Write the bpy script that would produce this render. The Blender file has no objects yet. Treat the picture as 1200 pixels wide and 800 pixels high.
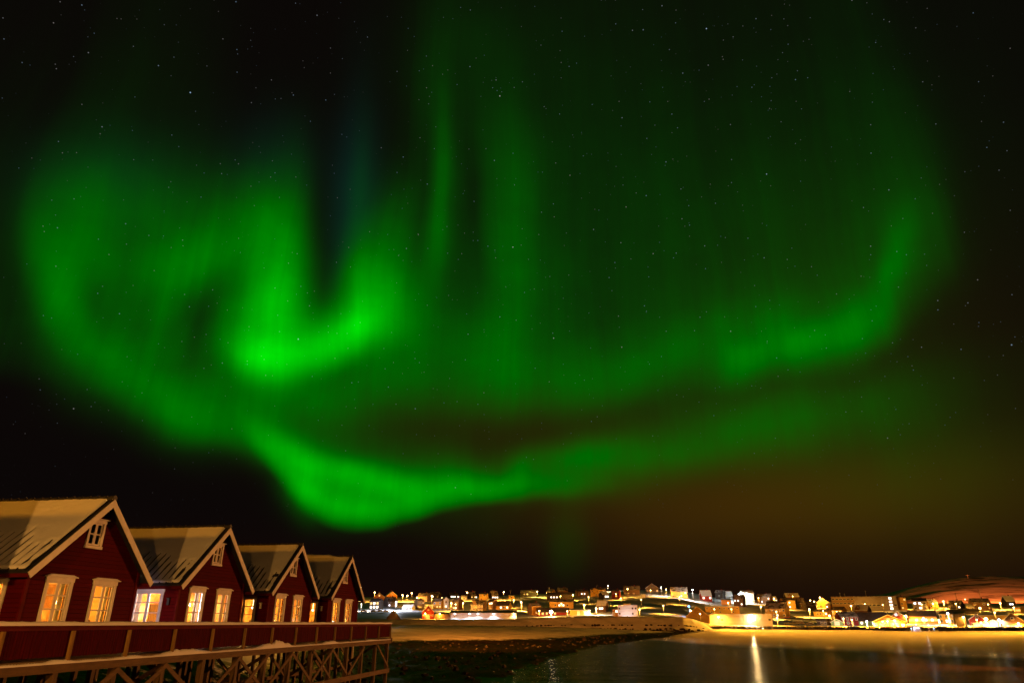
import bpy, bmesh, math, random
from mathutils import Vector, Matrix, noise
R = math.radians
SC = bpy.context.scene
COL = SC.collection

# ------------------------------------------------------------------ camera
YAW = 8.55            # degrees to the left of +Y (the line of the boardwalk)
PITCH = 22.36
cam_d = bpy.data.cameras.new('camera')
cam_d.sensor_width = 36; cam_d.lens = 24.0
cam_d.clip_start = 0.2; cam_d.clip_end = 20000
cam = bpy.data.objects.new('camera', cam_d); COL.objects.link(cam)
cam.location = (0, 0, 0)
cam.rotation_euler = (R(90 + PITCH), 0, R(YAW))
SC.camera = cam
SC.view_settings.view_transform = 'Standard'
SC.view_settings.look = 'None'
SC.view_settings.exposure = 0.0
SC.view_settings.gamma = 1.0
SC.cycles.use_denoising = True
SC.cycles.max_bounces = 6
SC.cycles.diffuse_bounces = 3
SC.cycles.glossy_bounces = 3
SC.cycles.transparent_max_bounces = 12
SC.cycles.sample_clamp_indirect = 6.0
SC.cycles.use_light_tree = True

def px_dir(x, y):
    """A point of the photograph (1200 x 800) as azimuth and elevation in degrees (azimuth 0 = +Y)."""
    u, v, f = x - 600.0, 400.0 - y, 800.0
    p = R(PITCH)
    up = v * math.cos(p) + f * math.sin(p)
    fw = f * math.cos(p) - v * math.sin(p)
    az = math.degrees(math.atan2(u, fw)) - YAW
    return az, math.degrees(math.atan2(up, math.hypot(u, fw)))

# ------------------------------------------------------------------ night sky with the aurora
world = bpy.data.worlds.new('World'); SC.world = world
world.use_nodes = True
world.cycles.sampling_method = 'MANUAL'
world.cycles.sample_map_resolution = 512
NT = world.node_tree
NT.nodes.clear()

class Ex:
    """A value in a node tree, with arithmetic."""
    tree = None
    def __init__(self, s): self.s = s
    @staticmethod
    def m(op, *a, clamp=False):
        n = Ex.tree.nodes.new('ShaderNodeMath'); n.operation = op; n.use_clamp = clamp
        for i, v in enumerate(a):
            if isinstance(v, Ex): Ex.tree.links.new(v.s, n.inputs[i])
            else: n.inputs[i].default_value = float(v)
        return Ex(n.outputs[0])
    def __add__(a, b): return Ex.m('ADD', a, b)
    __radd__ = __add__
    def __sub__(a, b): return Ex.m('SUBTRACT', a, b)
    def __rsub__(a, b): return Ex.m('SUBTRACT', b, a)
    def __mul__(a, b): return Ex.m('MULTIPLY', a, b)
    __rmul__ = __mul__
    def __truediv__(a, b): return Ex.m('DIVIDE', a, b)
    def sat(a): return Ex.m('MULTIPLY', a, 1.0, clamp=True)
    def exp_neg(a): return Ex.m('POWER', 0.36788, a)
    def sstep(a, lo, hi):
        n = Ex.tree.nodes.new('ShaderNodeMapRange'); n.interpolation_type = 'SMOOTHSTEP'
        Ex.tree.links.new(a.s, n.inputs[0])
        n.inputs[1].default_value = lo; n.inputs[2].default_value = hi
        return Ex(n.outputs[0])
    def curve(a, pts):
        """Piecewise smooth function through (x, y) points."""
        xs = [p[0] for p in pts]; ys = [p[1] for p in pts]
        x0, x1, y0, y1 = min(xs), max(xs), min(ys), max(ys)
        if y1 - y0 < 1e-6: y1 = y0 + 1e-6
        t = Ex.m('MULTIPLY_ADD', a, 1.0 / (x1 - x0), -x0 / (x1 - x0), clamp=True)
        n = Ex.tree.nodes.new('ShaderNodeFloatCurve')
        c = n.mapping.curves[0]
        q = sorted(((x - x0) / (x1 - x0), (y - y0) / (y1 - y0)) for x, y in pts)
        c.points[0].location = q[0]; c.points[1].location = q[-1]
        for p in q[1:-1]: c.points.new(*p)
        n.mapping.update()
        Ex.tree.links.new(t.s, n.inputs['Value'])
        return Ex.m('MULTIPLY_ADD', Ex(n.outputs[0]), y1 - y0, y0)

Ex.tree = NT
tc = NT.nodes.new('ShaderNodeTexCoord')
nrm = NT.nodes.new('ShaderNodeVectorMath'); nrm.operation = 'NORMALIZE'
NT.links.new(tc.outputs['Generated'], nrm.inputs[0])
sep = NT.nodes.new('ShaderNodeSeparateXYZ'); NT.links.new(nrm.outputs[0], sep.inputs[0])
dx, dy, dz = (Ex(sep.outputs[i]) for i in range(3))
AZ = Ex.m('ARCTAN2', dx, dy) * 57.29578
EL = Ex.m('ARCSINE', dz) * 57.29578

def tex_noise(vec_socket, scale, detail=2.0, rough=0.5, dist=0.0):
    n = Ex.tree.nodes.new('ShaderNodeTexNoise')
    n.inputs['Scale'].default_value = scale; n.inputs['Detail'].default_value = detail
    n.inputs['Roughness'].default_value = rough; n.inputs['Distortion'].default_value = dist
    Ex.tree.links.new(vec_socket, n.inputs['Vector'])
    return Ex(n.outputs['Fac'])

def comb(x, y, z=0.0):
    n = Ex.tree.nodes.new('ShaderNodeCombineXYZ')
    for i, v in enumerate((x, y, z)):
        if isinstance(v, Ex): Ex.tree.links.new(v.s, n.inputs[i])
        else: n.inputs[i].default_value = v
    return n.outputs[0]

# gentle waviness of the curtains, then the plane of (azimuth, elevation)
w1 = tex_noise(comb(AZ * 0.10, EL * 0.06), 1.0, 2.0)
w2 = tex_noise(comb(AZ * 0.09 + 40.0, EL * 0.09), 1.0, 2.0)
AZW = AZ + (w1 - 0.5) * 3.4
ELW = EL + (w2 - 0.5) * 2.2
PW = comb(AZW, ELW)
# rays: fine stripes along the magnetic field, i.e. up and down
rays = tex_noise(comb(AZW * 0.55, EL * 0.018), 1.0, 2.5, 0.55)
RAY = Ex.m('MULTIPLY_ADD', rays, 1.3, 0.35)
rays2 = tex_noise(comb(AZW * 0.22 + 9.0, EL * 0.03), 1.0, 1.5, 0.5)
RAYB = Ex.m('MULTIPLY_ADD', rays2, 0.9, 0.55)

def blob(acc, x, y, sx, sy, rot, amp, power=1.0):
    """Adds one soft patch of light; centre, half widths and tilt as seen in the photograph."""
    a0, e0 = px_dir(x, y)
    ax, ex = px_dir(x + 1, y); ay, ey = px_dir(x, y + 1)
    J = Matrix(((ax - a0, ay - a0), (ex - e0, ey - e0)))
    c, s = math.cos(R(rot)), math.sin(R(rot))
    # patch axes in (az, el)
    A = J @ Matrix(((c, -s), (s, c))) @ Matrix(((sx, 0), (0, sy)))
    M = A @ A.transposed()                       # covariance
    th = 0.5 * math.atan2(2 * M[0][1], M[0][0] - M[1][1])
    ct, st = math.cos(th), math.sin(th)
    l0 = M[0][0] * ct * ct + 2 * M[0][1] * ct * st + M[1][1] * st * st
    l1 = M[0][0] * st * st - 2 * M[0][1] * ct * st + M[1][1] * ct * ct
    n = NT.nodes.new('ShaderNodeMapping'); n.vector_type = 'TEXTURE'
    NT.links.new(comb(AZW, ELW, acc) if isinstance(acc, Ex) else PW, n.inputs['Vector'])   # (the running sum rides along in z, scaled away)
    n.inputs['Location'].default_value = (a0, e0, 0)
    n.inputs['Rotation'].default_value = (0, 0, th)
    n.inputs['Scale'].default_value = (math.sqrt(l0), math.sqrt(l1), 1e6)
    d = NT.nodes.new('ShaderNodeVectorMath'); d.operation = 'DOT_PRODUCT'
    NT.links.new(n.outputs[0], d.inputs[0]); NT.links.new(n.outputs[0], d.inputs[1])
    q = Ex(d.outputs['Value'])
    if power != 1.0: q = Ex.m('POWER', q, power)
    g = q.exp_neg()
    return Ex.m('MULTIPLY_ADD', g, amp, acc if acc is not None else 0.0)

def curtain(acc, edge, prof, soft, ray=None):
    """A curtain hanging above a lower edge. edge: (x, y) in the photograph; prof: (x, brightness, height in degrees)."""
    pe = [px_dir(x, y) for x, y in edge]
    e = AZW.curve(pe)
    az_of = lambda x: AZof(edge, x)
    def AZof(ed, x):
        for (xa, ya), (xb, yb) in zip(ed, ed[1:]):
            if xa <= x <= xb:
                return px_dir(x, ya + (yb - ya) * (x - xa) / max(1e-6, xb - xa))[0]
        return px_dir(*(ed[0] if x < ed[0][0] else ed[-1]))[0]
    amp = AZW.curve([(az_of(x), b) for x, b, h in prof])
    hgt = AZW.curve([(az_of(x), h) for x, b, h in prof])
    d = ELW - e
    rise = d.sstep(-soft * 0.5, soft)
    fall = (Ex.m('MAXIMUM', d, 0.0) / hgt).exp_neg()
    v = rise * fall * amp
    if ray is not None: v = v * ray
    return v if acc is None else acc + v

# --- the bright spiral and everything with few rays
A = None
for b in [
    # lower left outer arc
    (92, 300, 40, 78, 0, .050), (70, 345, 26, 50, -15, .040), (118, 415, 40, 48, -25, .050), (195, 472, 58, 32, 25, .060),
    (130, 270, 80, 60, 0, .024), (250, 478, 60, 36, 18, .045), (150, 235, 80, 48, 0, .015),
    # ring of the spiral
    (186, 372, 20, 60, 10, .060), (190, 325, 60, 38, 0, .046), (240, 300, 66, 36, -12, .085), (300, 280, 56, 46, 0, .090),
    (335, 300, 36, 48, 0, .100), (318, 240, 60, 48, 0, .028), (215, 240, 86, 44, 0, .018), (345, 225, 26, 60, 0, .012), (60, 290, 16, 40, -10, .02), (212, 395, 12, 40, 12, .03),
    # bright core
    (326, 380, 34, 52, 6, .36), (304, 415, 32, 27, 20, .44), (352, 418, 46, 20, -14, .26), (404, 388, 42, 24, -28, .44),
    (272, 378, 26, 48, 22, .075), (436, 364, 38, 50, 24, .17), (455, 320, 26, 76, 6, .095), (425, 340, 20, 56, 8, .07),
    (424, 250, 12, 80, 2, .018), (328, 340, 32, 40, 0, .10), (470, 380, 40, 40, 0, .05),
    # dim veil between spiral and lower lobe
    (330, 470, 110, 30, 0, .045), (420, 450, 90, 28, -10, .030), (250, 502, 46, 18, 18, .035), (310, 512, 38, 20, 22, .07),
    (480, 430, 60, 50, 0, .026),
    # lower lobe
    (340, 540, 40, 18, 34, .20), (420, 556, 62, 16, 14, .20), (350, 580, 30, 16, 38, .12), (490, 566, 70, 20, 2, .10), (420, 590, 50, 22, 0, .07), (560, 572, 60, 14, -3, .06),
    # short stub and band to the right
    (614, 556, 13, 22, 0, .06), (660, 540, 60, 18, -6, .060), (740, 528, 75, 25, -8, .064), (840, 512, 90, 32, -9, .040),
    (930, 492, 95, 38, -12, .030), (1030, 485, 80, 34, -8, .012), (640, 570, 60, 14, -2, .045), (700, 560, 70, 24, -4, .018),
    (665, 632, 20, 42, 0, .010), (560, 610, 60, 26, 0, .005), (1060, 530, 150, 70, 0, .015), (800, 482, 190, 26, -4, .008), (960, 462, 150, 40, -6, .012), (860, 140, 260, 200, 0, .004),
    # broad middle
    (560, 425, 70, 66, 0, .042), (660, 448, 80, 34, 0, .030), (600, 340, 56, 110, 0, .034), (710, 430, 110, 50, 0, .012),
    # tall rays
    (517, 200, 12, 80, 3, .040), (511, 285, 14, 60, 5, .045), (500, 110, 24, 90, 0, .007), (604, 250, 26, 110, 0, .030),
    (540, 50, 70, 70, 0, .005), (560, 200, 70, 140, 0, .010),
    # right hand arch
    (868, 422, 25, 20, -24, .085), (955, 398, 58, 22, -14, .105), (1012, 374, 46, 28, -34, .070), (1052, 315, 14, 52, 5, .070),
    (1062, 275, 40, 80, 0, .018), (738, 440, 38, 24, -20, .028), (800, 420, 74, 34, -6, .038), (890, 375, 90, 34, -8, .034),
    (1050, 190, 50, 100, 0, .005), (820, 300, 200, 130, 0, .015), (640, 150, 120, 150, 0, .006),
]:
    A = blob(A, *b)
A = A * RAYB
# --- curtains with a crisp lower hem
A = curtain(A, [(20, 260), (45, 345), (70, 395), (110, 445), (150, 480), (200, 506), (250, 517), (300, 520)],
            [(20, 0, 5), (45, .035, 7), (110, .075, 7), (200, .07, 5), (260, .045, 3), (300, 0, 3)], 2.6, RAYB)
A = curtain(A, [(270, 490), (300, 535), (330, 575), (370, 603), (410, 617), (440, 616), (480, 606), (530, 592), (580, 586), (630, 582), (700, 575), (760, 570)],
            [(270, 0, 2.4), (300, .16, 3), (340, .34, 3.0), (380, .44, 3.0), (420, .42, 2.8), (460, .36, 2.4), (500, .36, 2.0), (550, .36, 1.5), (590, .28, 1.1), (630, .10, 1.4), (680, .03, 2), (760, 0, 2)], 1.5, None)
A = curtain(A, [(540, 485), (640, 478), (715, 470), (760, 452), (820, 447), (870, 450), (910, 436), (960, 430), (1010, 415), (1060, 378), (1100, 330), (1125, 270)],
            [(540, .02, 7), (640, .030, 7), (740, .042, 6), (820, .040, 6), (870, .080, 4.5), (960, .080, 5), (1020, .055, 7), (1070, .045, 8), (1100, .018, 9), (1125, 0, 8)], 3.2, RAY)
A = curtain(A, [(455, 420), (480, 400), (560, 470), (640, 470), (760, 450), (900, 430), (1000, 400), (1080, 330), (1120, 260), (1150, 200)],
            [(455, .0, 10), (480, .014, 10), (520, .020, 11), (620, .013, 11), (680, .008, 10), (900, .007, 10), (1000, .007, 10), (1060, .004, 10), (1150, 0, 10)], 6, RAY)
# dark gap left of the tall ray, and the dark eye of the band
gap = blob(None, 385, 250, 24, 110, 0, 1.0)
eye = blob(None, 560, 505, 130, 26, 4, 1.0)
hole = blob(None, 236, 384, 40, 38, 0, 0.24)
hole2 = blob(None, 108, 355, 16, 40, -15, 0.35)
ray_gap = blob(None, 556, 235, 15, 90, 0, 0.55)
A = A * (1.0 - gap * 0.75) * (1.0 - eye * 0.42) * (1.0 - hole) * (1.0 - hole2) * (1.0 - ray_gap)
fine = tex_noise(comb(AZW * 1.5, EL * 0.05), 1.0, 3, 0.6)
mott = tex_noise(comb(AZW * 0.16 + 5.0, ELW * 0.20), 1.0, 4, 0.6)
A = A * Ex.m('MULTIPLY_ADD', fine, 0.32, 0.84) * Ex.m('MULTIPLY_ADD', mott, 0.7, 0.68)
G = Ex.m('MAXIMUM', A, 0.0)

# --- airglow, town glow and cold tint of the tops of the rays
glow = blob(None, 900, 590, 310, 66, 0, .038)
glow = blob(glow, 600, 495, 250, 52, 0, .011)
glow = blob(glow, 1020, 470, 260, 190, 0, .008)
brown = glow
teal = blob(None, 420, 240, 26, 110, 0, .020)
teal = blob(teal, 130, 215, 90, 60, 0, .008)
teal = blob(teal, 320, 190, 60, 60, 0, .008)
low = (EL - 0.0).sstep(9.0, 0.5)
dimR = (1.0 - Ex.m('MULTIPLY', G, 9.0, clamp=True))
red = (0.0032 + brown * 1.0) * dimR + low * 0.0030
grn = 0.0019 + G * 1.05 + brown * 0.44 + low * 0.0002 + teal * 0.55
blu = (0.0017 + teal * 0.5) * dimR + G * 0.002

# --- stars
def stars(scale, size, dens, gain):
    gain *= 0.75
    v = NT.nodes.new('ShaderNodeTexVoronoi'); v.feature = 'F1'
    v.inputs['Scale'].default_value = scale
    NT.links.new(nrm.outputs[0], v.inputs['Vector'])
    d = Ex(v.outputs['Distance'])
    core = d.sstep(size * scale, size * scale * 0.25)
    sc = NT.nodes.new('ShaderNodeSeparateColor'); NT.links.new(v.outputs['Color'], sc.inputs[0])
    r, g, b = (Ex(sc.outputs[i]) for i in range(3))
    br = Ex.m('POWER', r.sstep(1.0 - dens, 1.0), 4.5)
    return core * br * gain, g
s1, h1 = stars(105.0, .00092, .8, .26)
s2, h2 = stars(40.0, .00108, .6, .75)
above = EL.sstep(3.0, 26.0)
s3, h3 = stars(170.0, .00080, .5, .20)
st = (s1 + s2 + s3) * above
red = red + st * (0.55 + h1 * 0.45)
grn = grn + st * 0.85
blu = blu + st * (1.25 - h1 * 0.45)
cc = NT.nodes.new('ShaderNodeCombineColor')
for i, e in enumerate((red, grn, blu)): NT.links.new(e.s, cc.inputs[i])
bg = NT.nodes.new('ShaderNodeBackground'); NT.links.new(cc.outputs[0], bg.inputs['Color'])
bg.inputs['Strength'].default_value = 1.0
wo = NT.nodes.new('ShaderNodeOutputWorld'); NT.links.new(bg.outputs[0], wo.inputs['Surface'])

# ------------------------------------------------------------------ helpers: materials
def new_mat(name):
    m = bpy.data.materials.new(name); m.use_nodes = True
    nt = m.node_tree; nt.nodes.clear()
    o = nt.nodes.new('ShaderNodeOutputMaterial')
    b = nt.nodes.new('ShaderNodeBsdfPrincipled'); nt.links.new(b.outputs[0], o.inputs['Surface'])
    return m, nt, b, o

def mat(name, c, rough=0.7, var=0.25, scale=3.0, bump=0.0, bscale=None, stretch=(1, 1, 1), metal=0.0, c2=None, spec=0.3):
    """Plain weathered surface: noise between two tones of its colour and a little relief."""
    m, nt, b, o = new_mat(name)
    t = nt.nodes.new('ShaderNodeTexCoord')
    mp = nt.nodes.new('ShaderNodeMapping'); mp.inputs['Scale'].default_value = stretch
    nt.links.new(t.outputs['Object'], mp.inputs['Vector'])
    n = nt.nodes.new('ShaderNodeTexNoise'); n.inputs['Scale'].default_value = scale; n.inputs['Detail'].default_value = 5; n.inputs['Roughness'].default_value = 0.6
    nt.links.new(mp.outputs[0], n.inputs['Vector'])
    r = nt.nodes.new('ShaderNodeValToRGB'); e = r.color_ramp.elements
    lo = c2 if c2 else tuple(v * (1 - var) for v in c)
    e[0].position = 0.3; e[0].color = (*lo, 1); e[1].position = 0.7; e[1].color = (*[min(1, v * (1 + var * 0.5)) for v in c], 1)
    nt.links.new(n.outputs['Fac'], r.inputs[0]); nt.links.new(r.outputs[0], b.inputs['Base Color'])
    b.inputs['Roughness'].default_value = rough; b.inputs['Metallic'].default_value = metal
    b.inputs['Specular IOR Level'].default_value = spec
    if bump:
        n2 = nt.nodes.new('ShaderNodeTexNoise'); n2.inputs['Scale'].default_value = bscale or scale * 6; n2.inputs['Detail'].default_value = 4
        nt.links.new(mp.outputs[0], n2.inputs['Vector'])
        bp = nt.nodes.new('ShaderNodeBump'); bp.inputs['Strength'].default_value = 1.0; bp.inputs['Distance'].default_value = bump
        nt.links.new(n2.outputs['Fac'], bp.inputs['Height']); nt.links.new(bp.outputs[0], b.inputs['Normal'])
    return m

def mat_boards(name, c, pitch, axis='Z', depth=0.02, var=0.3, rough=0.65, saw=True):
    """Painted boards: one tone per board, a lap or a groove between boards."""
    m, nt, b, o = new_mat(name)
    t = nt.nodes.new('ShaderNodeTexCoord'); s = nt.nodes.new('ShaderNodeSeparateXYZ')
    nt.links.new(t.outputs['Object'], s.inputs[0])
    Ex.tree = nt
    v = Ex(s.outputs[axis]) * (1.0 / pitch)
    fr = Ex.m('FRACT', v)
    idx = Ex.m('FLOOR', v)
    wn = nt.nodes.new('ShaderNodeTexWhiteNoise'); wn.noise_dimensions = '1D'; nt.links.new(idx.s, wn.inputs['W'])
    big = tex_noise(t.outputs['Object'], 1.3, 5, 0.65)
    k = 1.0 - var + Ex(wn.outputs['Value']) * (var * 0.7) + big * (var * 0.9)
    mx = nt.nodes.new('ShaderNodeVectorMath'); mx.operation = 'SCALE'; mx.inputs[0].default_value = c
    nt.links.new(k.s, mx.inputs['Scale']); nt.links.new(mx.outputs[0], b.inputs['Base Color'])
    hgt = (1.0 - fr) * 0.75 if saw else fr.sstep(0.0, 0.10)
    if saw: hgt = hgt * fr.sstep(0.0, 0.08)
    fine = tex_noise(t.outputs['Object'], 28.0, 3)
    hh = hgt + fine * 0.08
    bp = nt.nodes.new('ShaderNodeBump'); bp.inputs['Strength'].default_value = 1.0; bp.inputs['Distance'].default_value = depth
    nt.links.new(hh.s, bp.inputs['Height']); nt.links.new(bp.outputs[0], b.inputs['Normal'])
    b.inputs['Roughness'].default_value = rough; b.inputs['Specular IOR Level'].default_value = 0.06
    return m

def mat_emit(name, c, strength):
    m = bpy.data.materials.new(name); m.use_nodes = True
    nt = m.node_tree; nt.nodes.clear()
    o = nt.nodes.new('ShaderNodeOutputMaterial'); e = nt.nodes.new('ShaderNodeEmission')
    e.inputs['Color'].default_value = (*c, 1); e.inputs['Strength'].default_value = strength
    nt.links.new(e.outputs[0], o.inputs['Surface'])
    m.cycles.emission_sampling = 'NONE'
    return m

def mat_lit_window(name, c, strength, seed):
    """A lit room behind small panes: brighter and dimmer patches of curtain, lamp and wall."""
    m = mat_emit(name, c, strength)
    nt = m.node_tree; e = next(n for n in nt.nodes if n.type == 'EMISSION')
    t = nt.nodes.new('ShaderNodeTexCoord')
    Ex.tree = nt
    n = tex_noise(t.outputs['Object'], 1.7 + seed * 0.1, 2, 0.6)
    k = Ex.m('MULTIPLY_ADD', n, strength * 1.6, strength * 0.25)
    nt.links.new(k.s, e.inputs['Strength'])
    return m

def mat_snow(name, c=(0.80, 0.80, 0.82), patch=0.0, scale=0.05, bump=0.04, bscale=1.5, dark=(0.05, 0.045, 0.04)):
    m, nt, b, o = new_mat(name)
    t = nt.nodes.new('ShaderNodeTexCoord'); Ex.tree = nt
    n = tex_noise(t.outputs['Object'], scale, 6, 0.62, 0.4)
    r = nt.nodes.new('ShaderNodeValToRGB'); e = r.color_ramp.elements
    e[0].position = 0.30 + patch - 0.03; e[0].color = (*dark, 1) if patch > 0 else (*[v * 0.86 for v in c], 1)
    e[1].position = 0.42 + patch * 0.5; e[1].color = (*c, 1)
    nt.links.new(n.s, r.inputs[0]); nt.links.new(r.outputs[0], b.inputs['Base Color'])
    b.inputs['Roughness'].default_value = 0.6; b.inputs['Specular IOR Level'].default_value = 0.2
    h = tex_noise(t.outputs['Object'], bscale, 6, 0.6)
    bp = nt.nodes.new('ShaderNodeBump'); bp.inputs['Strength'].default_value = 1.0; bp.inputs['Distance'].default_value = bump
    nt.links.new(h.s, bp.inputs['Height']); nt.links.new(bp.outputs[0], b.inputs['Normal'])
    return m

def mat_shore(name, line, width, nscale, rock=(0.035, 0.028, 0.022), snow=(0.78, 0.78, 0.80), bank=False):
    """Snow down to the tide line, wet rock and weed below it (by height above the water)."""
    m, nt, b, o = new_mat(name)
    t = nt.nodes.new('ShaderNodeTexCoord'); g = nt.nodes.new('ShaderNodeNewGeometry')
    s = nt.nodes.new('ShaderNodeSeparateXYZ'); nt.links.new(g.outputs['Position'], s.inputs[0])
    Ex.tree = nt
    z = Ex(s.outputs[2])
    n = tex_noise(g.outputs['Position'], nscale, 6, 0.65)
    n2 = tex_noise(g.outputs['Position'], nscale * 7, 4, 0.7)
    h = z + (n - 0.5) * width * 3.0 + (n2 - 0.5) * width * 1.4
    k = h.sstep(line - width * 0.5, line + width * 0.5)
    if bank:        # rocky bank, snow only in patches; dark rock stands in for shade there
        near = Ex(s.outputs[1]).sstep(78.0, 60.0) * Ex(s.outputs[0]).sstep(-46.0, -40.0)
        k = k * (1.0 - near * n.sstep(0.60, 0.50))
    rk = nt.nodes.new('ShaderNodeValToRGB'); e = rk.color_ramp.elements
    e[0].position = 0.35; e[0].color = (*[v * 0.35 for v in rock], 1); e[1].position = 0.75; e[1].color = (*[v * 1.8 for v in rock], 1)
    nt.links.new(n2.s, rk.inputs[0])
    sn = nt.nodes.new('ShaderNodeValToRGB'); e = sn.color_ramp.elements
    e[0].position = 0.25; e[0].color = (*[v * 0.62 for v in snow], 1); e[1].position = 0.6; e[1].color = (*snow, 1)
    nt.links.new(n.s, sn.inputs[0])
    mx = nt.nodes.new('ShaderNodeMix'); mx.data_type = 'RGBA'
    nt.links.new(k.s, mx.inputs[0]); nt.links.new(rk.outputs[0], mx.inputs[6]); nt.links.new(sn.outputs[0], mx.inputs[7])
    nt.links.new(mx.outputs[2], b.inputs['Base Color'])
    ro = 0.55 + k * 0.1
    nt.links.new(ro.s, b.inputs['Roughness'])
    b.inputs['Specular IOR Level'].default_value = 0.03
    bp = nt.nodes.new('ShaderNodeBump'); bp.inputs['Strength'].default_value = 1.0; bp.inputs['Distance'].default_value = 0.35
    hh = n2 * (1.0 - k * 0.75) + n * 0.5
    nt.links.new(hh.s, bp.inputs['Height']); nt.links.new(bp.outputs[0], b.inputs['Normal'])
    return m

M = {}
M['snow'] = mat_snow('snow')
M['roof_snow'] = mat_snow('roof_snow', (0.74, 0.74, 0.76), 0, 0.6, 0.02, 5.0)
M['hill_snow'] = mat_snow('hill_snow', (0.72, 0.72, 0.74), 0.14, 0.016, 1.2, 0.09)
M['far_snow'] = mat_snow('far_snow', (0.7, 0.66, 0.66), 0.13, 0.016, 2.0, 0.05, dark=(0.10, 0.07, 0.06))
M['shore'] = mat_shore('shore_snow_and_kelp', -4.35, 0.34, 0.22, (0.017, 0.0105, 0.0075), bank=True)
M['bank'] = mat_shore('bank_snow_and_rock', -3.9, 0.8, 0.10)
M['red_boards'] = mat_boards('red_clapboard', (0.085, 0.0028, 0.0035), 0.165, 'Z', 0.07)
M['red_trim'] = mat('red_trim', (0.11, 0.007, 0.006), 0.6, 0.3, 2.0, spec=.05)
M['red_rail'] = mat('red_railing_paint', (0.066, 0.0018, 0.0035), 0.7, 0.45, 1.5, 0.004, 30, (9, 9, 1), spec=0.04)
M['white_trim'] = mat('white_trim', (0.72, 0.68, 0.62), 0.5, 0.15, 2.5)
M['wood'] = mat('treated_timber', (0.125, 0.070, 0.024), 0.7, 0.45, 1.2, 0.006, 14, (6, 6, 1))
M['wood_h'] = mat('treated_timber_beam', (0.135, 0.074, 0.026), 0.7, 0.45, 1.2, 0.006, 14, (6, 1, 6))
M['wood_post'] = mat('pale_treated_timber', (0.26, 0.15, 0.045), 0.7, 0.4, 1.2, 0.006, 14, (6, 6, 1), spec=.1)
M['deck'] = mat_boards('decking', (0.17, 0.12, 0.08), 0.13, 'Y', 0.01, 0.4, 0.7, False)
M['sheet'] = mat('dark_roof_sheet', (0.025, 0.024, 0.026), 0.45, 0.4, 3.0)
M['lining'] = mat_boards('pine_lining', (0.62, 0.34, 0.12), 0.11, 'Z', 0.004, 0.35, 0.5, False)
M['lining_v'] = mat('painted_lining', (0.74, 0.50, 0.22), 0.6, 0.6, 1.3, c2=(.30, .13, .04))
M['curtain'] = mat('curtain_cloth', (0.75, 0.70, 0.58), 0.9, 0.3, 6.0, stretch=(4, 4, .5))
M['dark'] = mat('dark_metal', (0.03, 0.03, 0.032), 0.45, 0.3, 4.0)
M['bulb'] = mat_emit('warm_bulb', (1.0, 0.66, 0.28), 14.0)
M['bulb_white'] = mat_emit('white_bulb', (1.0, 0.92, 0.92), 160.0)
def glass_mat():
    m = bpy.data.materials.new('window_glass'); m.use_nodes = True
    nt = m.node_tree; nt.nodes.clear()
    o = nt.nodes.new('ShaderNodeOutputMaterial'); mx = nt.nodes.new('ShaderNodeMixShader')
    tr = nt.nodes.new('ShaderNodeBsdfTransparent'); gl = nt.nodes.new('ShaderNodeBsdfGlossy')
    gl.inputs['Roughness'].default_value = 0.02; tr.inputs['Color'].default_value = (0.95, 0.96, 0.95, 1)
    fr = nt.nodes.new('ShaderNodeFresnel'); fr.inputs['IOR'].default_value = 1.5
    nt.links.new(fr.outputs[0], mx.inputs[0]); nt.links.new(tr.outputs[0], mx.inputs[1]); nt.links.new(gl.outputs[0], mx.inputs[2])
    nt.links.new(mx.outputs[0], o.inputs['Surface'])
    return m
M['glass'] = glass_mat()

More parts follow.
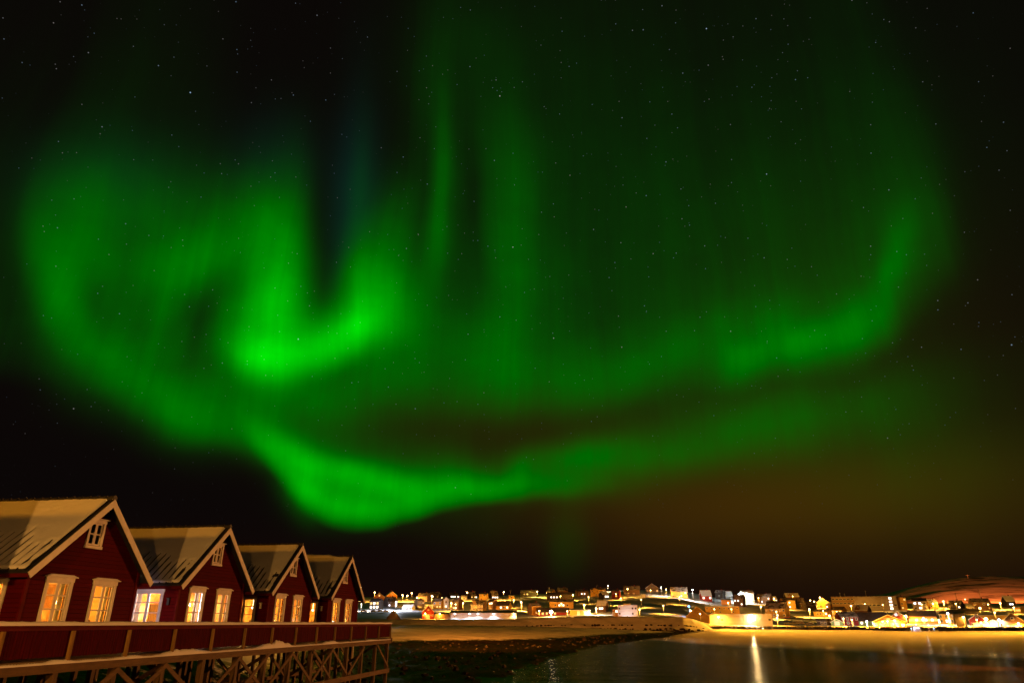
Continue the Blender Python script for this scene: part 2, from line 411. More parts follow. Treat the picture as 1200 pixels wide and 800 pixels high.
# ------------------------------------------------------------------ helpers: meshes
class MB:
    """Collects faces, then links them as ONE mesh object."""
    def __init__(self): self.v, self.f, self.mi = [], [], []
    def face(self, pts, mi=0):
        i = len(self.v); self.v.extend(tuple(p) for p in pts); self.f.append(tuple(range(i, i + len(pts)))); self.mi.append(mi)
    def hexa(self, p, mi=0):
        """eight corners: bottom four counter-clockwise, then the top four"""
        i = len(self.v); self.v.extend(tuple(q) for q in p)
        for f in ((0, 3, 2, 1), (4, 5, 6, 7), (0, 1, 5, 4), (1, 2, 6, 5), (2, 3, 7, 6), (3, 0, 4, 7)):
            self.f.append(tuple(i + k for k in f)); self.mi.append(mi)
    def box(self, x0, x1, y0, y1, z0, z1, mi=0):
        self.hexa([(x0, y0, z0), (x1, y0, z0), (x1, y1, z0), (x0, y1, z0), (x0, y0, z1), (x1, y0, z1), (x1, y1, z1), (x0, y1, z1)], mi)
    def bar(self, a, b, w, h, mi=0, up=(0, 0, 1)):
        a, b = Vector(a), Vector(b); d = (b - a).normalized()
        s = d.cross(Vector(up))
        if s.length < 1e-4: s = d.cross(Vector((1, 0, 0)))
        s.normalize(); u = s.cross(d); s *= w / 2; u *= h / 2
        self.hexa([a - s - u, a + s - u, b + s - u, b - s - u, a - s + u, a + s + u, b + s + u, b - s + u], mi)
    def tube(self, a, b, r0, r1=None, n=8, mi=0, cap=True):
        r1 = r0 if r1 is None else r1
        a, b = Vector(a), Vector(b); d = (b - a).normalized()
        s = d.cross(Vector((0, 0, 1)))
        if s.length < 1e-4: s = Vector((1, 0, 0))
        s.normalize(); u = d.cross(s)
        ra = [a + (s * math.cos(2 * math.pi * k / n) + u * math.sin(2 * math.pi * k / n)) * r0 for k in range(n)]
        rb = [b + (s * math.cos(2 * math.pi * k / n) + u * math.sin(2 * math.pi * k / n)) * r1 for k in range(n)]
        i = len(self.v); self.v.extend(tuple(p) for p in ra + rb)
        for k in range(n):
            q = (k + 1) % n
            self.f.append((i + k, i + q, i + n + q, i + n + k)); self.mi.append(mi)
        if cap:
            self.f.append(tuple(i + k for k in reversed(range(n)))); self.mi.append(mi)
            self.f.append(tuple(i + n + k for k in range(n))); self.mi.append(mi)
    def ball(self, c, r, mi=0, nu=10, nv=6, sz=1.0):
        c = Vector(c); i = len(self.v)
        self.v.append((c.x, c.y, c.z - r * sz))
        for a in range(1, nv):
            t = math.pi * a / nv - math.pi / 2
            for k in range(nu):
                p = 2 * math.pi * k / nu
                self.v.append((c.x + r * math.cos(t) * math.cos(p), c.y + r * math.cos(t) * math.sin(p), c.z + r * sz * math.sin(t)))
        self.v.append((c.x, c.y, c.z + r * sz)); top = len(self.v) - 1
        for k in range(nu):
            q = (k + 1) % nu
            self.f.append((i, i + 1 + q, i + 1 + k)); self.mi.append(mi)
            self.f.append((top, i + 1 + (nv - 2) * nu + k, i + 1 + (nv - 2) * nu + q)); self.mi.append(mi)
            for a in range(nv - 2):
                b = i + 1 + a * nu
                self.f.append((b + k, b + q, b + nu + q, b + nu + k)); self.mi.append(mi)
    def plate(self, outline, holes, fn, th, mi=0, mi_in=None):
        """A wall of thickness th with holes; fn(u, v, w) gives the point, w = 0 outside and th inside."""
        from mathutils.geometry import tessellate_polygon
        mi_in = mi if mi_in is None else mi_in
        rings = [list(outline)] + [list(h) for h in holes]
        flat = [p for r in rings for p in r]
        tris = tessellate_polygon([[Vector((p[0], p[1], 0)) for p in r] for r in rings])
        for w, m_ in ((0.0, mi), (th, mi_in)):
            i = len(self.v); self.v.extend(tuple(fn(p[0], p[1], w)) for p in flat)
            for t in tris: self.f.append(tuple(i + k for k in t)); self.mi.append(m_)
        for r in rings:
            for a, b in zip(r, r[1:] + r[:1]):
                self.face([fn(*a, 0), fn(*b, 0), fn(*b, th), fn(*a, th)], mi)
    def grid(self, nu, nv, fn, mi=0):
        i = len(self.v)
        for a in range(nu + 1):
            for b in range(nv + 1): self.v.append(tuple(fn(a / nu, b / nv)))
        for a in range(nu):
            for b in range(nv):
                k = i + a * (nv + 1) + b
                self.f.append((k, k + nv + 1, k + nv + 2, k + 1)); self.mi.append(mi)
    def build(self, name, mats, parent=None, smooth=False, recalc=True):
        mats = [] if mats is None else mats
        me = bpy.data.meshes.new(name); me.from_pydata(self.v, [], self.f)
        for m in (mats if isinstance(mats, (list, tuple)) else [mats]): me.materials.append(m)
        me.polygons.foreach_set('material_index', self.mi)
        if recalc:
            b = bmesh.new(); b.from_mesh(me)
            bmesh.ops.recalc_face_normals(b, faces=b.faces); b.to_mesh(me); b.free()
        if smooth: me.polygons.foreach_set('use_smooth', [True] * len(me.polygons))
        me.update()
        o = bpy.data.objects.new(name, me); COL.objects.link(o)
        if parent is not None: o.parent = parent
        return o

def tag(o, label=None, cat=None, group=None, kind=None):
    if label: o['label'] = label
    if cat: o['category'] = cat
    if group: o['group'] = group
    if kind: o['kind'] = kind
    return o
def empty(name, loc, rz=0.0):
    o = bpy.data.objects.new(name, None); COL.objects.link(o)
    o.location = loc; o.rotation_euler = (0, 0, rz); o.empty_display_size = 0.3
    return o
def lamp_light(parent, loc, power, color, radius=0.15, spot=None):
    l = bpy.data.lights.new('lamp_light', 'SPOT' if spot else 'POINT')
    l.energy = power; l.color = color; l.shadow_soft_size = radius
    o = bpy.data.objects.new('lamp_light', l); COL.objects.link(o); o.location = loc
    if spot:
        tgt, ang, blend = spot
        l.spot_size = R(ang); l.spot_blend = blend
        if tgt in ('east', 'west'):      # along the shore and a little out over the water
            s = 1 if tgt == 'east' else -1
            o.rotation_euler = Vector((s * .85, -.53, -.05)).to_track_quat('-Z', 'Y').to_euler()
        elif tgt == 'away': o.rotation_euler = (R(42), 0, 0)      # down and towards local +y, at the houses behind the lamp
        elif tgt is not None: o.rotation_euler = (Vector(tgt) - Vector(loc)).to_track_quat('-Z', 'Y').to_euler()   # else straight down
    if parent is not None:
        o.parent = parent
    return o
def lerp_pts(pts, x):
    if x <= pts[0][0]: return pts[0][1]
    for (xa, ya), (xb, yb) in zip(pts, pts[1:]):
        if x <= xb: return ya + (yb - ya) * (x - xa) / (xb - xa)
    return pts[-1][1]
def fbm(x, y, s, o=4, z=0.0):
    return noise.fractal(Vector((x * s, y * s, z)), 1.0, 2.0, o)

SODIUM = (1.0, 0.43, 0.045)
AMBER = (1.0, 0.50, 0.10)
WATER = -5.8
MIST_D = 0.026

# ------------------------------------------------------------------ water, shore, far hillside
def water_mat():
    m, nt, b, o = new_mat('sea_water')
    g = nt.nodes.new('ShaderNodeNewGeometry'); Ex.tree = nt
    b.inputs['Base Color'].default_value = (0.014, 0.006, 0.002, 1)
    b.inputs['IOR'].default_value = 1.33
    s = nt.nodes.new('ShaderNodeSeparateXYZ'); nt.links.new(g.outputs['Position'], s.inputs[0])
    X, Y = Ex(s.outputs[0]), Ex(s.outputs[1])
    # a slick of calm water along the far shore, wind ripples nearer by
    wob = tex_noise(g.outputs['Position'], 0.012, 3, 0.6)
    wob2 = tex_noise(comb(X * 0.02, Y * 0.10), 1.0, 3, 0.6)
    edge = Y - (X * CALM[0] + CALM[1]) + (wob - 0.5) * 40.0 + (wob2 - 0.5) * 30.0
    calm = edge.sstep(-14.0, 14.0)
    r1 = tex_noise(comb(X * 0.10, Y * 0.22), 1.0, 3, 0.6)
    r2 = tex_noise(comb(X * 0.45, Y * 0.9), 1.0, 4, 0.6)
    h = (r1 * 0.8 + r2 * 0.22) * (1.0 - calm * 0.88)
    bp = nt.nodes.new('ShaderNodeBump'); bp.inputs['Strength'].default_value = 1.0; bp.inputs['Distance'].default_value = 0.28
    nt.links.new(h.s, bp.inputs['Height']); nt.links.new(bp.outputs[0], b.inputs['Normal'])
    ro = 0.27 - calm * 0.10
    spl = 0.035 + calm * 0.46
    nt.links.new(spl.s, b.inputs['Specular IOR Level'])
    nt.links.new(ro.s, b.inputs['Roughness'])
    return m
def wpt(x, y):
    az, el = px_dir(x, y); d = WATER / math.tan(R(el))
    return d * math.sin(R(az)), d * math.cos(R(az))
(xa_, ya_), (xb_, yb_) = wpt(812, 752), wpt(1200, 772)
CALM = ((yb_ - ya_) / (xb_ - xa_), ya_ - xa_ * (yb_ - ya_) / (xb_ - xa_))   # edge of the slick
mb = MB(); mb.face([(-6000, -3000, WATER), (6000, -3000, WATER), (6000, 9000, WATER), (-6000, 9000, WATER)])
tag(mb.build('water', water_mat()), kind='structure')

SHORE_X = [(-60, -13), (30, -15), (78, -15.5), (131, -13.5), (200, -7), (300, 10), (385, 42), (470, 70)]
SNOW_X = [(-60, -29), (58, -30), (80, -38), (100, -46), (150, -55), (178, -58), (190, -50), (202, -32), (215, -20), (300, -2), (385, 30), (470, 60)]
def shore_z(x, y):
    xs, xn = lerp_pts(SHORE_X, y), lerp_pts(SNOW_X, y)
    n = fbm(x, y, 0.07, 5); n2 = fbm(x, y, 0.45, 3, 5.0)
    if x > xs: return WATER - 0.12 - (x - xs) * 0.08 + n2 * 0.35 + max(0, fbm(x, y, 0.9, 3, 9.0)) * 0.3 + n * 0.3
    if x > xn:
        t = (xs - x) / (xs - xn)
        n3 = fbm(x, y, 1.1, 3, 9.0)
        return WATER + t * 0.72 + n2 * 0.35 + max(0, n3) * 0.45 + n * 0.3
    s = xn - x
    L = 6.0 + max(0.0, min(1.0, (y - 60) / 90)) * 55
    top = 3.3 if y < 60 else 3.3 + min(1, (y - 60) / 200) * 0.6
    return WATER + 1.1 + top * (1 - math.exp(-s / L)) + n * 0.35 + n2 * 0.04
mb = MB()
def shore_pt(u, v):
    y = -60 + v * 500
    x = lerp_pts(SHORE_X, y) + 14 - (u ** 1.7) * 260
    return x, y, shore_z(x, y)
mb.grid(150, 330, shore_pt)
tag(mb.build('snowy_shore', M['shore'], smooth=True), kind='structure')

PXK = [340, 440, 500, 560, 620, 680, 740, 800, 840, 900, 960, 1020, 1100, 1200, 1300]
YF = dict(zip(PXK, [726, 725, 725, 725, 724, 722, 722, 724, 731, 733, 734, 735, 735, 736, 736]))
DF = dict(zip(PXK, [410, 415, 420, 422, 425, 430, 435, 442, 452, 458, 460, 460, 460, 460, 460]))
YR = dict(zip(PXK, [700, 699, 699, 698, 696, 694, 691, 692, 699, 703, 705, 706, 706, 706, 706]))
DR = dict(zip(PXK, [700, 700, 710, 720, 730, 740, 740, 740, 740, 740, 740, 740, 740, 740, 740]))
def kx(t, x): return lerp_pts(sorted(t.items()), x)
def ground_at(px, d):
    """height of the far hillside in the direction of a column of the photograph, d metres away"""
    d0, d1 = kx(DF, px), kx(DR, px)
    t = (d - d0) / (d1 - d0)
    y = kx(YF, px) + (kx(YR, px) - kx(YF, px)) * min(1.0, max(0.0, t))
    el = px_dir(px, y)[1]
    if t <= 1.0: return math.tan(R(el)) * max(d, d0)
    return math.tan(R(el)) * d1 - (d - d1) * 0.03
def spot_of(px, y):
    """ground point of the far hillside seen at a pixel: position, distance"""
    d0, d1 = kx(DF, px), kx(DR, px)
    t = (y - kx(YF, px)) / (kx(YR, px) - kx(YF, px))
    t = min(1.15, max(0.0, t))
    d = d0 + (d1 - d0) * t
    az, _ = px_dir(px, y)
    return Vector((d * math.sin(R(az)), d * math.cos(R(az)), ground_at(px, d))), d
def col_px(az):
    """column of the photograph whose ground lies in this direction (near the horizon)"""
    return 600 + 865 * math.tan(R(az + YAW))
mb = MB()
ROWS = [0, 4, 9, 14, 20] + [20 + k * 12 for k in range(1, 28)] + [380, 440, 540, 700, 1000, 1500]
NCOL = 260
def hill_pt(u, v):
    px = 330 + u * 1010
    az = px_dir(px, 730)[0]
    q = v * (len(ROWS) - 1); k = min(int(q), len(ROWS) - 2); off = ROWS[k] + (ROWS[k + 1] - ROWS[k]) * (q - k)
    d0 = kx(DF, px)
    d = d0 - 14 + off
    zf = ground_at(px, d0)
    if off <= 14: z = WATER - 0.8 + (zf - WATER + 0.8) * min(1.0, off / 10.0)
    else: z = ground_at(px, d)
    z += fbm(px * 0.5, d, 0.03, 4) * 0.5 * min(1, off / 40)
    return d * math.sin(R(az)), d * math.cos(R(az)), z
mb.grid(NCOL, len(ROWS) - 1, hill_pt)
M['slope'] = mat_shore('hillside_snow_and_rock', -2.2, 1.0, 0.05, (0.06, 0.05, 0.04), (0.74, 0.74, 0.76))
tag(mb.build('hillside', M['slope'], smooth=True), kind='structure')

# frost smoke lying on the water along the far shore
mist_edge = [(770, 751), (812, 754), (860, 757.5), (930, 761.5), (1010, 765), (1100, 769.5), (1200, 774), (1340, 780)]
mb = MB()
def mist_pt(top):
    def f(u, v):
        px = 776 + u * 560
        ye = lerp_pts(mist_edge, px) + 1.2 * fbm(px, 0, .02, 4)
        az, el = px_dir(px, ye)
        de = WATER / math.tan(R(el))
        d = de + (446 - de) * v
        x, y = d * math.sin(R(az)), d * math.cos(R(az))
        k = min(1.0, v * 2.2) ** 1.3 * min(1.0, (1 - v) * 9) * min(1.0, u * 9) * min(1.0, (1 - u) * 9)
        h = (2.3 + 0.8 * fbm(x, y, .012, 3) + .35 * fbm(x, y, .05, 3)) * k
        return x, y, WATER + 0.02 + (0.01 + max(0.0, h) if top else 0.0)
    return f
mb.grid(150, 40, mist_pt(False)); mb.grid(150, 40, mist_pt(True))
mst = mb.build('mist', None, smooth=False)
bmm = bmesh.new(); bmm.from_mesh(mst.data)
rim = [e for e in bmm.edges if e.is_boundary]
bmesh.ops.bridge_loops(bmm, edges=rim)
bmesh.ops.recalc_face_normals(bmm, faces=bmm.faces); bmm.to_mesh(mst.data); bmm.free()
mm = bpy.data.materials.new('frost_smoke'); mm.use_nodes = True; mm.node_tree.nodes.clear()
mo = mm.node_tree.nodes.new('ShaderNodeOutputMaterial'); mv = mm.node_tree.nodes.new('ShaderNodeVolumePrincipled')
mv.inputs['Density'].default_value = MIST_D; mv.inputs['Anisotropy'].default_value = 0.15; mv.inputs['Color'].default_value = (0.95, 0.95, 0.95, 1)
mm.node_tree.links.new(mv.outputs[0], mo.inputs['Volume'])
mst.data.materials.clear(); mst.data.materials.append(mm)
tag(mst, 'golden lit frost smoke lying on the water along the far shore', 'mist', kind='stuff')

# the long snowy embankment in front of the left half of the town
CREST = [(330, 727), (440, 726), (480, 725), (540, 725.5), (600, 725), (640, 722.5), (700, 722), (760, 722), (800, 722.5), (812, 724.5), (822, 728.5), (832, 735), (842, 742.5)]
CREST_D = [(330, 392), (440, 395), (640, 402), (760, 410), (800, 414), (842, 425)]
PROF = [(-36, None), (-30, .04), (-25, .22), (-17, .50), (-9, .78), (-3, .96), (0, 1.0), (6, .99), (16, .75), (34, .25), (60, None)]
mb = MB()
def bank_pt(u, v):
    px = 330 + u * 516
    az = px_dir(px, 730)[0]
    q = v * (len(PROF) - 1); k = min(int(q), len(PROF) - 2); t = q - k
    g = lambda p: -0.10 if p is None else p
    off = PROF[k][0] + (PROF[k + 1][0] - PROF[k][0]) * t
    fr = g(PROF[k][1]) + (g(PROF[k + 1][1]) - g(PROF[k][1])) * t
    dc = lerp_pts(CREST_D, px)
    zc = math.tan(R(px_dir(px, lerp_pts(CREST, px))[1])) * dc
    d = dc + off
    z = WATER + (zc - WATER) * fr
    z += fbm(px * 0.6, d, 0.09, 4) * 0.55 * (0.4 if off > -3 else 1.0)
    return d * math.sin(R(az)), d * math.cos(R(az)), z
mb.grid(300, 40, bank_pt)
tag(mb.build('embankment', M['bank'], smooth=True), kind='structure')

# loose rocks of the foreshore and of the embankment, snow lying on some of them
def rock_mat():
    m, nt, b, o = new_mat('shore_rock')
    g = nt.nodes.new('ShaderNodeNewGeometry'); s = nt.nodes.new('ShaderNodeSeparateXYZ'); nt.links.new(g.outputs['Normal'], s.inputs[0])
    Ex.tree = nt
    n = tex_noise(g.outputs['Position'], 0.9, 3)
    k = (Ex(s.outputs[2]) + (n - 0.5) * 1.2).sstep(0.98, 1.15)
    mx = nt.nodes.new('ShaderNodeMix'); mx.data_type = 'RGBA'; nt.links.new(k.s, mx.inputs[0])
    mx.inputs[6].default_value = (.016, .011, .008, 1); mx.inputs[7].default_value = (.62, .61, .62, 1)
    nt.links.new(mx.outputs[2], b.inputs['Base Color']); b.inputs['Roughness'].default_value = .75; b.inputs['Specular IOR Level'].default_value = .1
    return m
rr = random.Random(11); mb = MB()
def rock(x, y, z, r):
    ax = [r * rr.uniform(.7, 1.3), r * rr.uniform(.6, 1.1), r * rr.uniform(.45, .8)]; th = rr.uniform(0, 6.28); c, s = math.cos(th), math.sin(th)
    i = len(mb.v); mb.ball((0, 0, 0), 1.0, 0, 7, 5)
    for q in range(i, len(mb.v)):
        p = Vector(mb.v[q]); k = 1 + .35 * noise.noise(p * 1.3 + Vector((x, y, z)))
        u, v, w = p.x * ax[0] * k, p.y * ax[1] * k, p.z * ax[2] * k
        mb.v[q] = (x + u * c - v * s, y + u * s + v * c, z + w)
for k in range(650):
    y = 45 + 330 * rr.random() ** 1.3
    xs, xn = lerp_pts(SHORE_X, y), lerp_pts(SNOW_X, y)
    x = xs + 1.5 - (xs - xn + 3) * rr.random()
    r = rr.uniform(.12, .45) * (1.9 if rr.random() < .08 else 1)
    rock(x, y, shore_z(x, y) + r * .15, r)
for k in range(420):
    px = rr.uniform(560, 838); az = px_dir(px, 730)[0]
    dc = lerp_pts(CREST_D, px); zc = math.tan(R(px_dir(px, lerp_pts(CREST, px))[1])) * dc
    fr, off = rr.choice([(.04, -30), (.13, -27.5), (.22, -25), (.30, -23)]) if rr.random() < .85 else (.5, -17)
    d = dc + off; r = rr.uniform(.3, .9)
    rock(d * math.sin(R(az)), d * math.cos(R(az)), WATER + (zc - WATER) * fr + .1, r)
tag(mb.build('shore_rocks', rock_mat()), 'dark rocks strewn along the tide line and the foot of the embankment', 'rocks', kind='stuff')

# the snowy hill far behind the right half of the town
RIDGE = [(960, 706), (1000, 701), (1040, 695), (1070, 687), (1100, 680), (1130, 676), (1160, 674.5), (1200, 675.5), (1260, 680), (1360, 694)]
mb = MB()
def far_pt(u, v):
    px = 940 + u * 440
    az, el = px_dir(px, lerp_pts(RIDGE, px))
    d = 800 + v * 1500
    zr = math.tan(R(el)) * 1500
    t = (d - 800) / 700
    z = 6 + (zr - 6) * (t if t < 1 else 1 - (t - 1) * 0.25)
    z += fbm(px * 2.0, d, 0.006, 5) * 2.0 * min(1.0, t * 2) * (1 if t < 0.92 else 0.3)
    return d * math.sin(R(az)), d * math.cos(R(az)), z
mb.grid(120, 90, far_pt)
tag(mb.build('hill', M['far_snow'], smooth=True), kind='structure')

# the quay the photograph is taken from
mb = MB(); mb.box(-15.5, 26, -46, 0.9, -6.5, -1.6)
tag(mb.build('quay', mat('quay_concrete', (0.34, 0.33, 0.31), 0.8, 0.3, 0.8, 0.01)), kind='structure')

# ------------------------------------------------------------------ the boardwalk
DECK = -1.15
RX = -18.6                      # outer face of the railing
Y0, Y1 = 5.7, 57.6
BAY = 2.9
NB = 18
posts_y = [Y1 - BAY * k for k in range(NB)]        # far end first
posts_y = [y for y in posts_y if y > Y0]
bw = empty('boardwalk', (RX, (Y0 + Y1) / 2, DECK))
tag(bw, 'timber boardwalk on piles with red boarded railing in front of the cabins', 'boardwalk')
bx_, by_ = RX, (Y0 + Y1) / 2
def bpart(mb, name, m, smooth=False, parent=None):
    """a part of the boardwalk, built in place"""
    mb.v = [(x - bx_, y - by_, z - DECK) for x, y, z in mb.v]
    return mb.build(name, m, parent or bw, smooth)
mb = MB(); mb.box(-33.0, RX + 0.02, Y0, Y1 + 0.55, DECK - 0.06, DECK); bpart(mb, 'decking', M['deck'])
mb = MB(); mb.box(RX + 0.025, RX + 0.14, Y0, Y1, DECK - 0.37, DECK - 0.11); bpart(mb, 'edge_beam', M['wood_h'])
mb = MB(); mb.box(-22.0, RX + 0.02, Y1 + 0.57, Y1 + 0.69, DECK - 0.36, DECK + 0.03); bpart(mb, 'edge_beam', M['wood'])
rng = random.Random(4)
mb = MB()
for k in range(46):
    y = Y0 + 0.6 + k * 1.14
    if y < Y1: mb.box(-32.5, RX - 0.02, y, y + 0.09, DECK - 0.26, DECK - 0.065)
bpart(mb, 'joists', M['wood'])
# handrail with its snow
mb = MB(); mb.box(RX - 0.12, RX + 0.13, Y0, Y1 + 0.05, -0.13, -0.09); mb.box(RX - 0.03, RX + 0.05, Y0, Y1, -0.24, -0.132)
hr = bpart(mb, 'handrail', M['red_trim'])
mb = MB()
def rail_snow(u, v):
    y = Y0 + u * (Y1 + 0.04 - Y0)
    a = v * math.pi
    h = 0.125 + 0.03 * fbm(0, y, 0.7, 3) + 0.012 * fbm(3, y, 6, 2)
    return RX + 0.005 + math.cos(a) * (0.125 + 0.012 * fbm(9, y, 3, 2)), y, -0.091 + max(0.0, math.sin(a)) ** 0.45 * h
mb.grid(420, 10, rail_snow)
bpart(mb, 'snow', M['snow'], True, None)
# red boarded panels between the posts
ends = posts_y + [Y0]
for a, b in zip(ends, ends[1:]):
    mb = MB(); y = b + 0.03
    n = max(1, round((a - b - 0.06) / 0.125)); w = (a - b - 0.06) / n
    for k in range(n):
        o_ = rng.uniform(-0.004, 0.004)
        mb.box(RX - 0.03 + o_, RX - 0.005 + o_, y + k * w, y + (k + 1) * w - rng.uniform(0.004, 0.014), DECK + 0.10 + rng.uniform(-.01, .01), -0.245)
    bpart(mb, 'railing_panel', M['red_rail'])
mb = MB()
for k in range(22):
    x = RX - 0.15 - k * 0.125
    mb.box(x - 0.115, x, Y1 - 0.03, Y1 - 0.005, DECK + 0.1, -0.245)
bpart(mb, 'railing_panel', M['red_rail'])
mb = MB(); mb.box(-21.5, RX - 0.13, Y1 - 0.12, Y1 + 0.05, -0.13, -0.09); bpart(mb, 'handrail', M['red_trim'])
for y in posts_y:
    mb = MB(); mb.box(RX, RX + 0.10, y - 0.055, y + 0.055, DECK - 0.105, -0.25); bpart(mb, 'railing_post', M['wood_post'])
# snow lying along the foot of the railing
mb = MB()
heaps = [(29.6, 1.5, .22), (26.0, .7, .05), (37.2, 1.3, .24), (38.6, 1.0, .28), (45.4, 1.1, .18), (53.0, 1.0, .06), (22.5, .6, .08)]
def ledge(u, v):
    y = Y0 + u * (Y1 - 0.05 - Y0)
    h = 0.02 + 0.02 * fbm(1, y, 1.2, 3) + 0.03 * abs(math.sin(y * math.pi / 0.125)) * (0.5 + 0.5 * fbm(5, y, .4, 2))
    for c, w, q in heaps: h += q * math.exp(-((y - c) / w) ** 4) * (0.8 + 0.35 * fbm(2, y, 2.2, 3))
    a = v * math.pi / 2
    return RX - 0.02 + 0.16 * math.sin(a) + 0.0, y, DECK - 0.109 + (h * .8 + 0.045) * math.cos(a) ** 0.6
mb.grid(900, 6, ledge)
bpart(mb, 'snow', M['snow'], True)
# piles, braces and the low walings
LOWB = -3.45
rows = [RX - 0.02, -21.6, -24.8, -28.2]
for i, y in enumerate(posts_y):
    for k, x in enumerate(rows):
        yy = y - 0.45 + (0.0 if k == 0 else rng.uniform(-.25, .25))
        g = shore_z(x, yy) - 0.6
        if g > DECK - 0.7: continue
        mb = MB(); w = 0.115 if k == 0 else 0.10
        mb.box(x - w, x + w, yy - w, yy + w, g, DECK - (0.365 if k == 0 else 0.265))
        bpart(mb, 'pile', M['wood'])
for i, (a, b) in enumerate(zip(posts_y, posts_y[1:])):
    ya, yb = a - 0.45, b - 0.45
    pat = (1, 0, 2, 1, 3, 1, 2, 3, 2, 1, 3, 2, 1, 2, 3, 1, 2)[i % 17]
    if pat & 1:
        mb = MB(); mb.bar((RX + 0.16, ya, LOWB + 0.25), (RX + 0.16, yb, DECK - 0.42), 0.05, 0.17); bpart(mb, 'brace', M['wood_h'])
    if pat & 2:
        mb = MB(); mb.bar((RX + 0.215, ya, DECK - 0.42), (RX + 0.215, yb, LOWB + 0.25), 0.05, 0.17); bpart(mb, 'brace', M['wood_h'])
    if i % 2 == 0:
        mb = MB(); mb.bar((-21.45, ya, LOWB + 0.3), (-21.45, yb, DECK - 0.4), 0.05, 0.17); bpart(mb, 'brace', M['wood_h'])
    if i % 3 == 1:
        mb = MB(); mb.bar((RX - 0.2, ya + 0.17, DECK - 0.5), (-21.5, ya + 0.17, LOWB + 0.2), 0.05, 0.17); bpart(mb, 'brace', M['wood_h'])
mb = MB(); mb.box(RX + 0.10, RX + 0.20, 38.0, Y1 - 0.2, LOWB - 0.15, LOWB + 0.15); bpart(mb, 'waling', M['wood_h'])
mb = MB(); mb.box(-21.8, -21.7, Y0, Y1 - 0.2, LOWB + 0.2, LOWB + 0.4); bpart(mb, 'waling', M['wood_h'])

# ------------------------------------------------------------------ red cabins
FX = -21.7                       # plane of the gable fronts
CW, CL = 6.1, 9.4                # width along the boardwalk, length inland
EAVE, APEX = 3.36, 6.05
OVG, OVE = 0.42, 0.50            # overhang at the gable and at the eaves
TH = 0.15
W1 = (1.14, 1.50)                # opening of a big window
def frame_window(parent, fn, uc, v0, w, h, cols, rows, hood, lit_curtain, name='window'):
    """casing, sash, glass and hood round an opening; fn(u, v, w): w > 0 goes inwards"""
    def bx(mb, u0, u1, v0_, v1_, w0, w1):
        mb.hexa([fn(u0, v0_, w0), fn(u1, v0_, w0), fn(u1, v0_, w1), fn(u0, v0_, w1), fn(u0, v1_, w0), fn(u1, v1_, w0), fn(u1, v1_, w1), fn(u0, v1_, w1)])
    a, b, t = uc - w / 2, uc + w / 2, v0 + h
    c = 0.13 if w > 1 else 0.11
    mb = MB()
    bx(mb, a - c, a, v0 - 0.02, t, -0.05, 0.06); bx(mb, b, b + c, v0 - 0.02, t, -0.05, 0.06)
    bx(mb, a - c - 0.03, b + c + 0.03, t + 0.001, t + c + 0.03, -0.055, 0.06)
    bx(mb, a - c - 0.03, b + c + 0.03, v0 - 0.13, v0 - 0.021, -0.075, 0.06)
    win = mb.build(name, M['white_trim'], parent)
    mb = MB(); bx(mb, a - c - 0.10, b + c + 0.10, t + c + 0.031, t + c + 0.07, -0.14, 0.0); mb.build('hood', M['white_trim'], win)
    if hood:
        mb = MB()
        def sn(u, v):
            uu = a - c - 0.09 + u * (b - a + 2 * c + 0.18); p = v * math.pi
            return fn(uu, t + c + 0.071 + max(0, math.sin(p)) ** 0.5 * 0.07 * min(1, 9 * u, 9 * (1 - u)), -0.135 + v * 0.135)
        mb.grid(16, 6, sn); mb.build('snow', M['snow'], win, True)
    mb = MB(); f = 0.068
    for k in range(cols):
        u0 = a + (b - a) * k / cols + 0.002; u1 = a + (b - a) * (k + 1) / cols - 0.002
        bx(mb, u0, u0 + f, v0, t, 0.0, 0.05); bx(mb, u1 - f, u1, v0, t, 0.0, 0.05)
        bx(mb, u0 + f, u1 - f, v0, v0 + f, 0.0, 0.05); bx(mb, u0 + f, u1 - f, t - f, t, 0.0, 0.05)
        for r in range(1, rows):
            vv = v0 + h * r / rows
            bx(mb, u0 + f, u1 - f, vv - 0.026, vv + 0.026, 0.004, 0.046)
    mb.build('sash', M['white_trim'], win)
    mb = MB(); mb.face([fn(a, v0, 0.025), fn(b, v0, 0.025), fn(b, t, 0.025), fn(a, t, 0.025)]); mb.build('pane', M['glass'], win)
    if lit_curtain:
        mb = MB()
        for (u0, u1) in ((a - 0.05, a + w * lit_curtain), (b - w * lit_curtain * 0.8, b + 0.05)):
            def cf(u, v): return fn(u0 + (u1 - u0) * (u + 0.06 * v * (1 - v)), v0 - 0.1 + v * (h + 0.2), 0.24 + 0.03 * math.sin(u * 22))
            mb.grid(18, 2, cf)
        mb.build('curtain', M['curtain'], win, True)
    return win

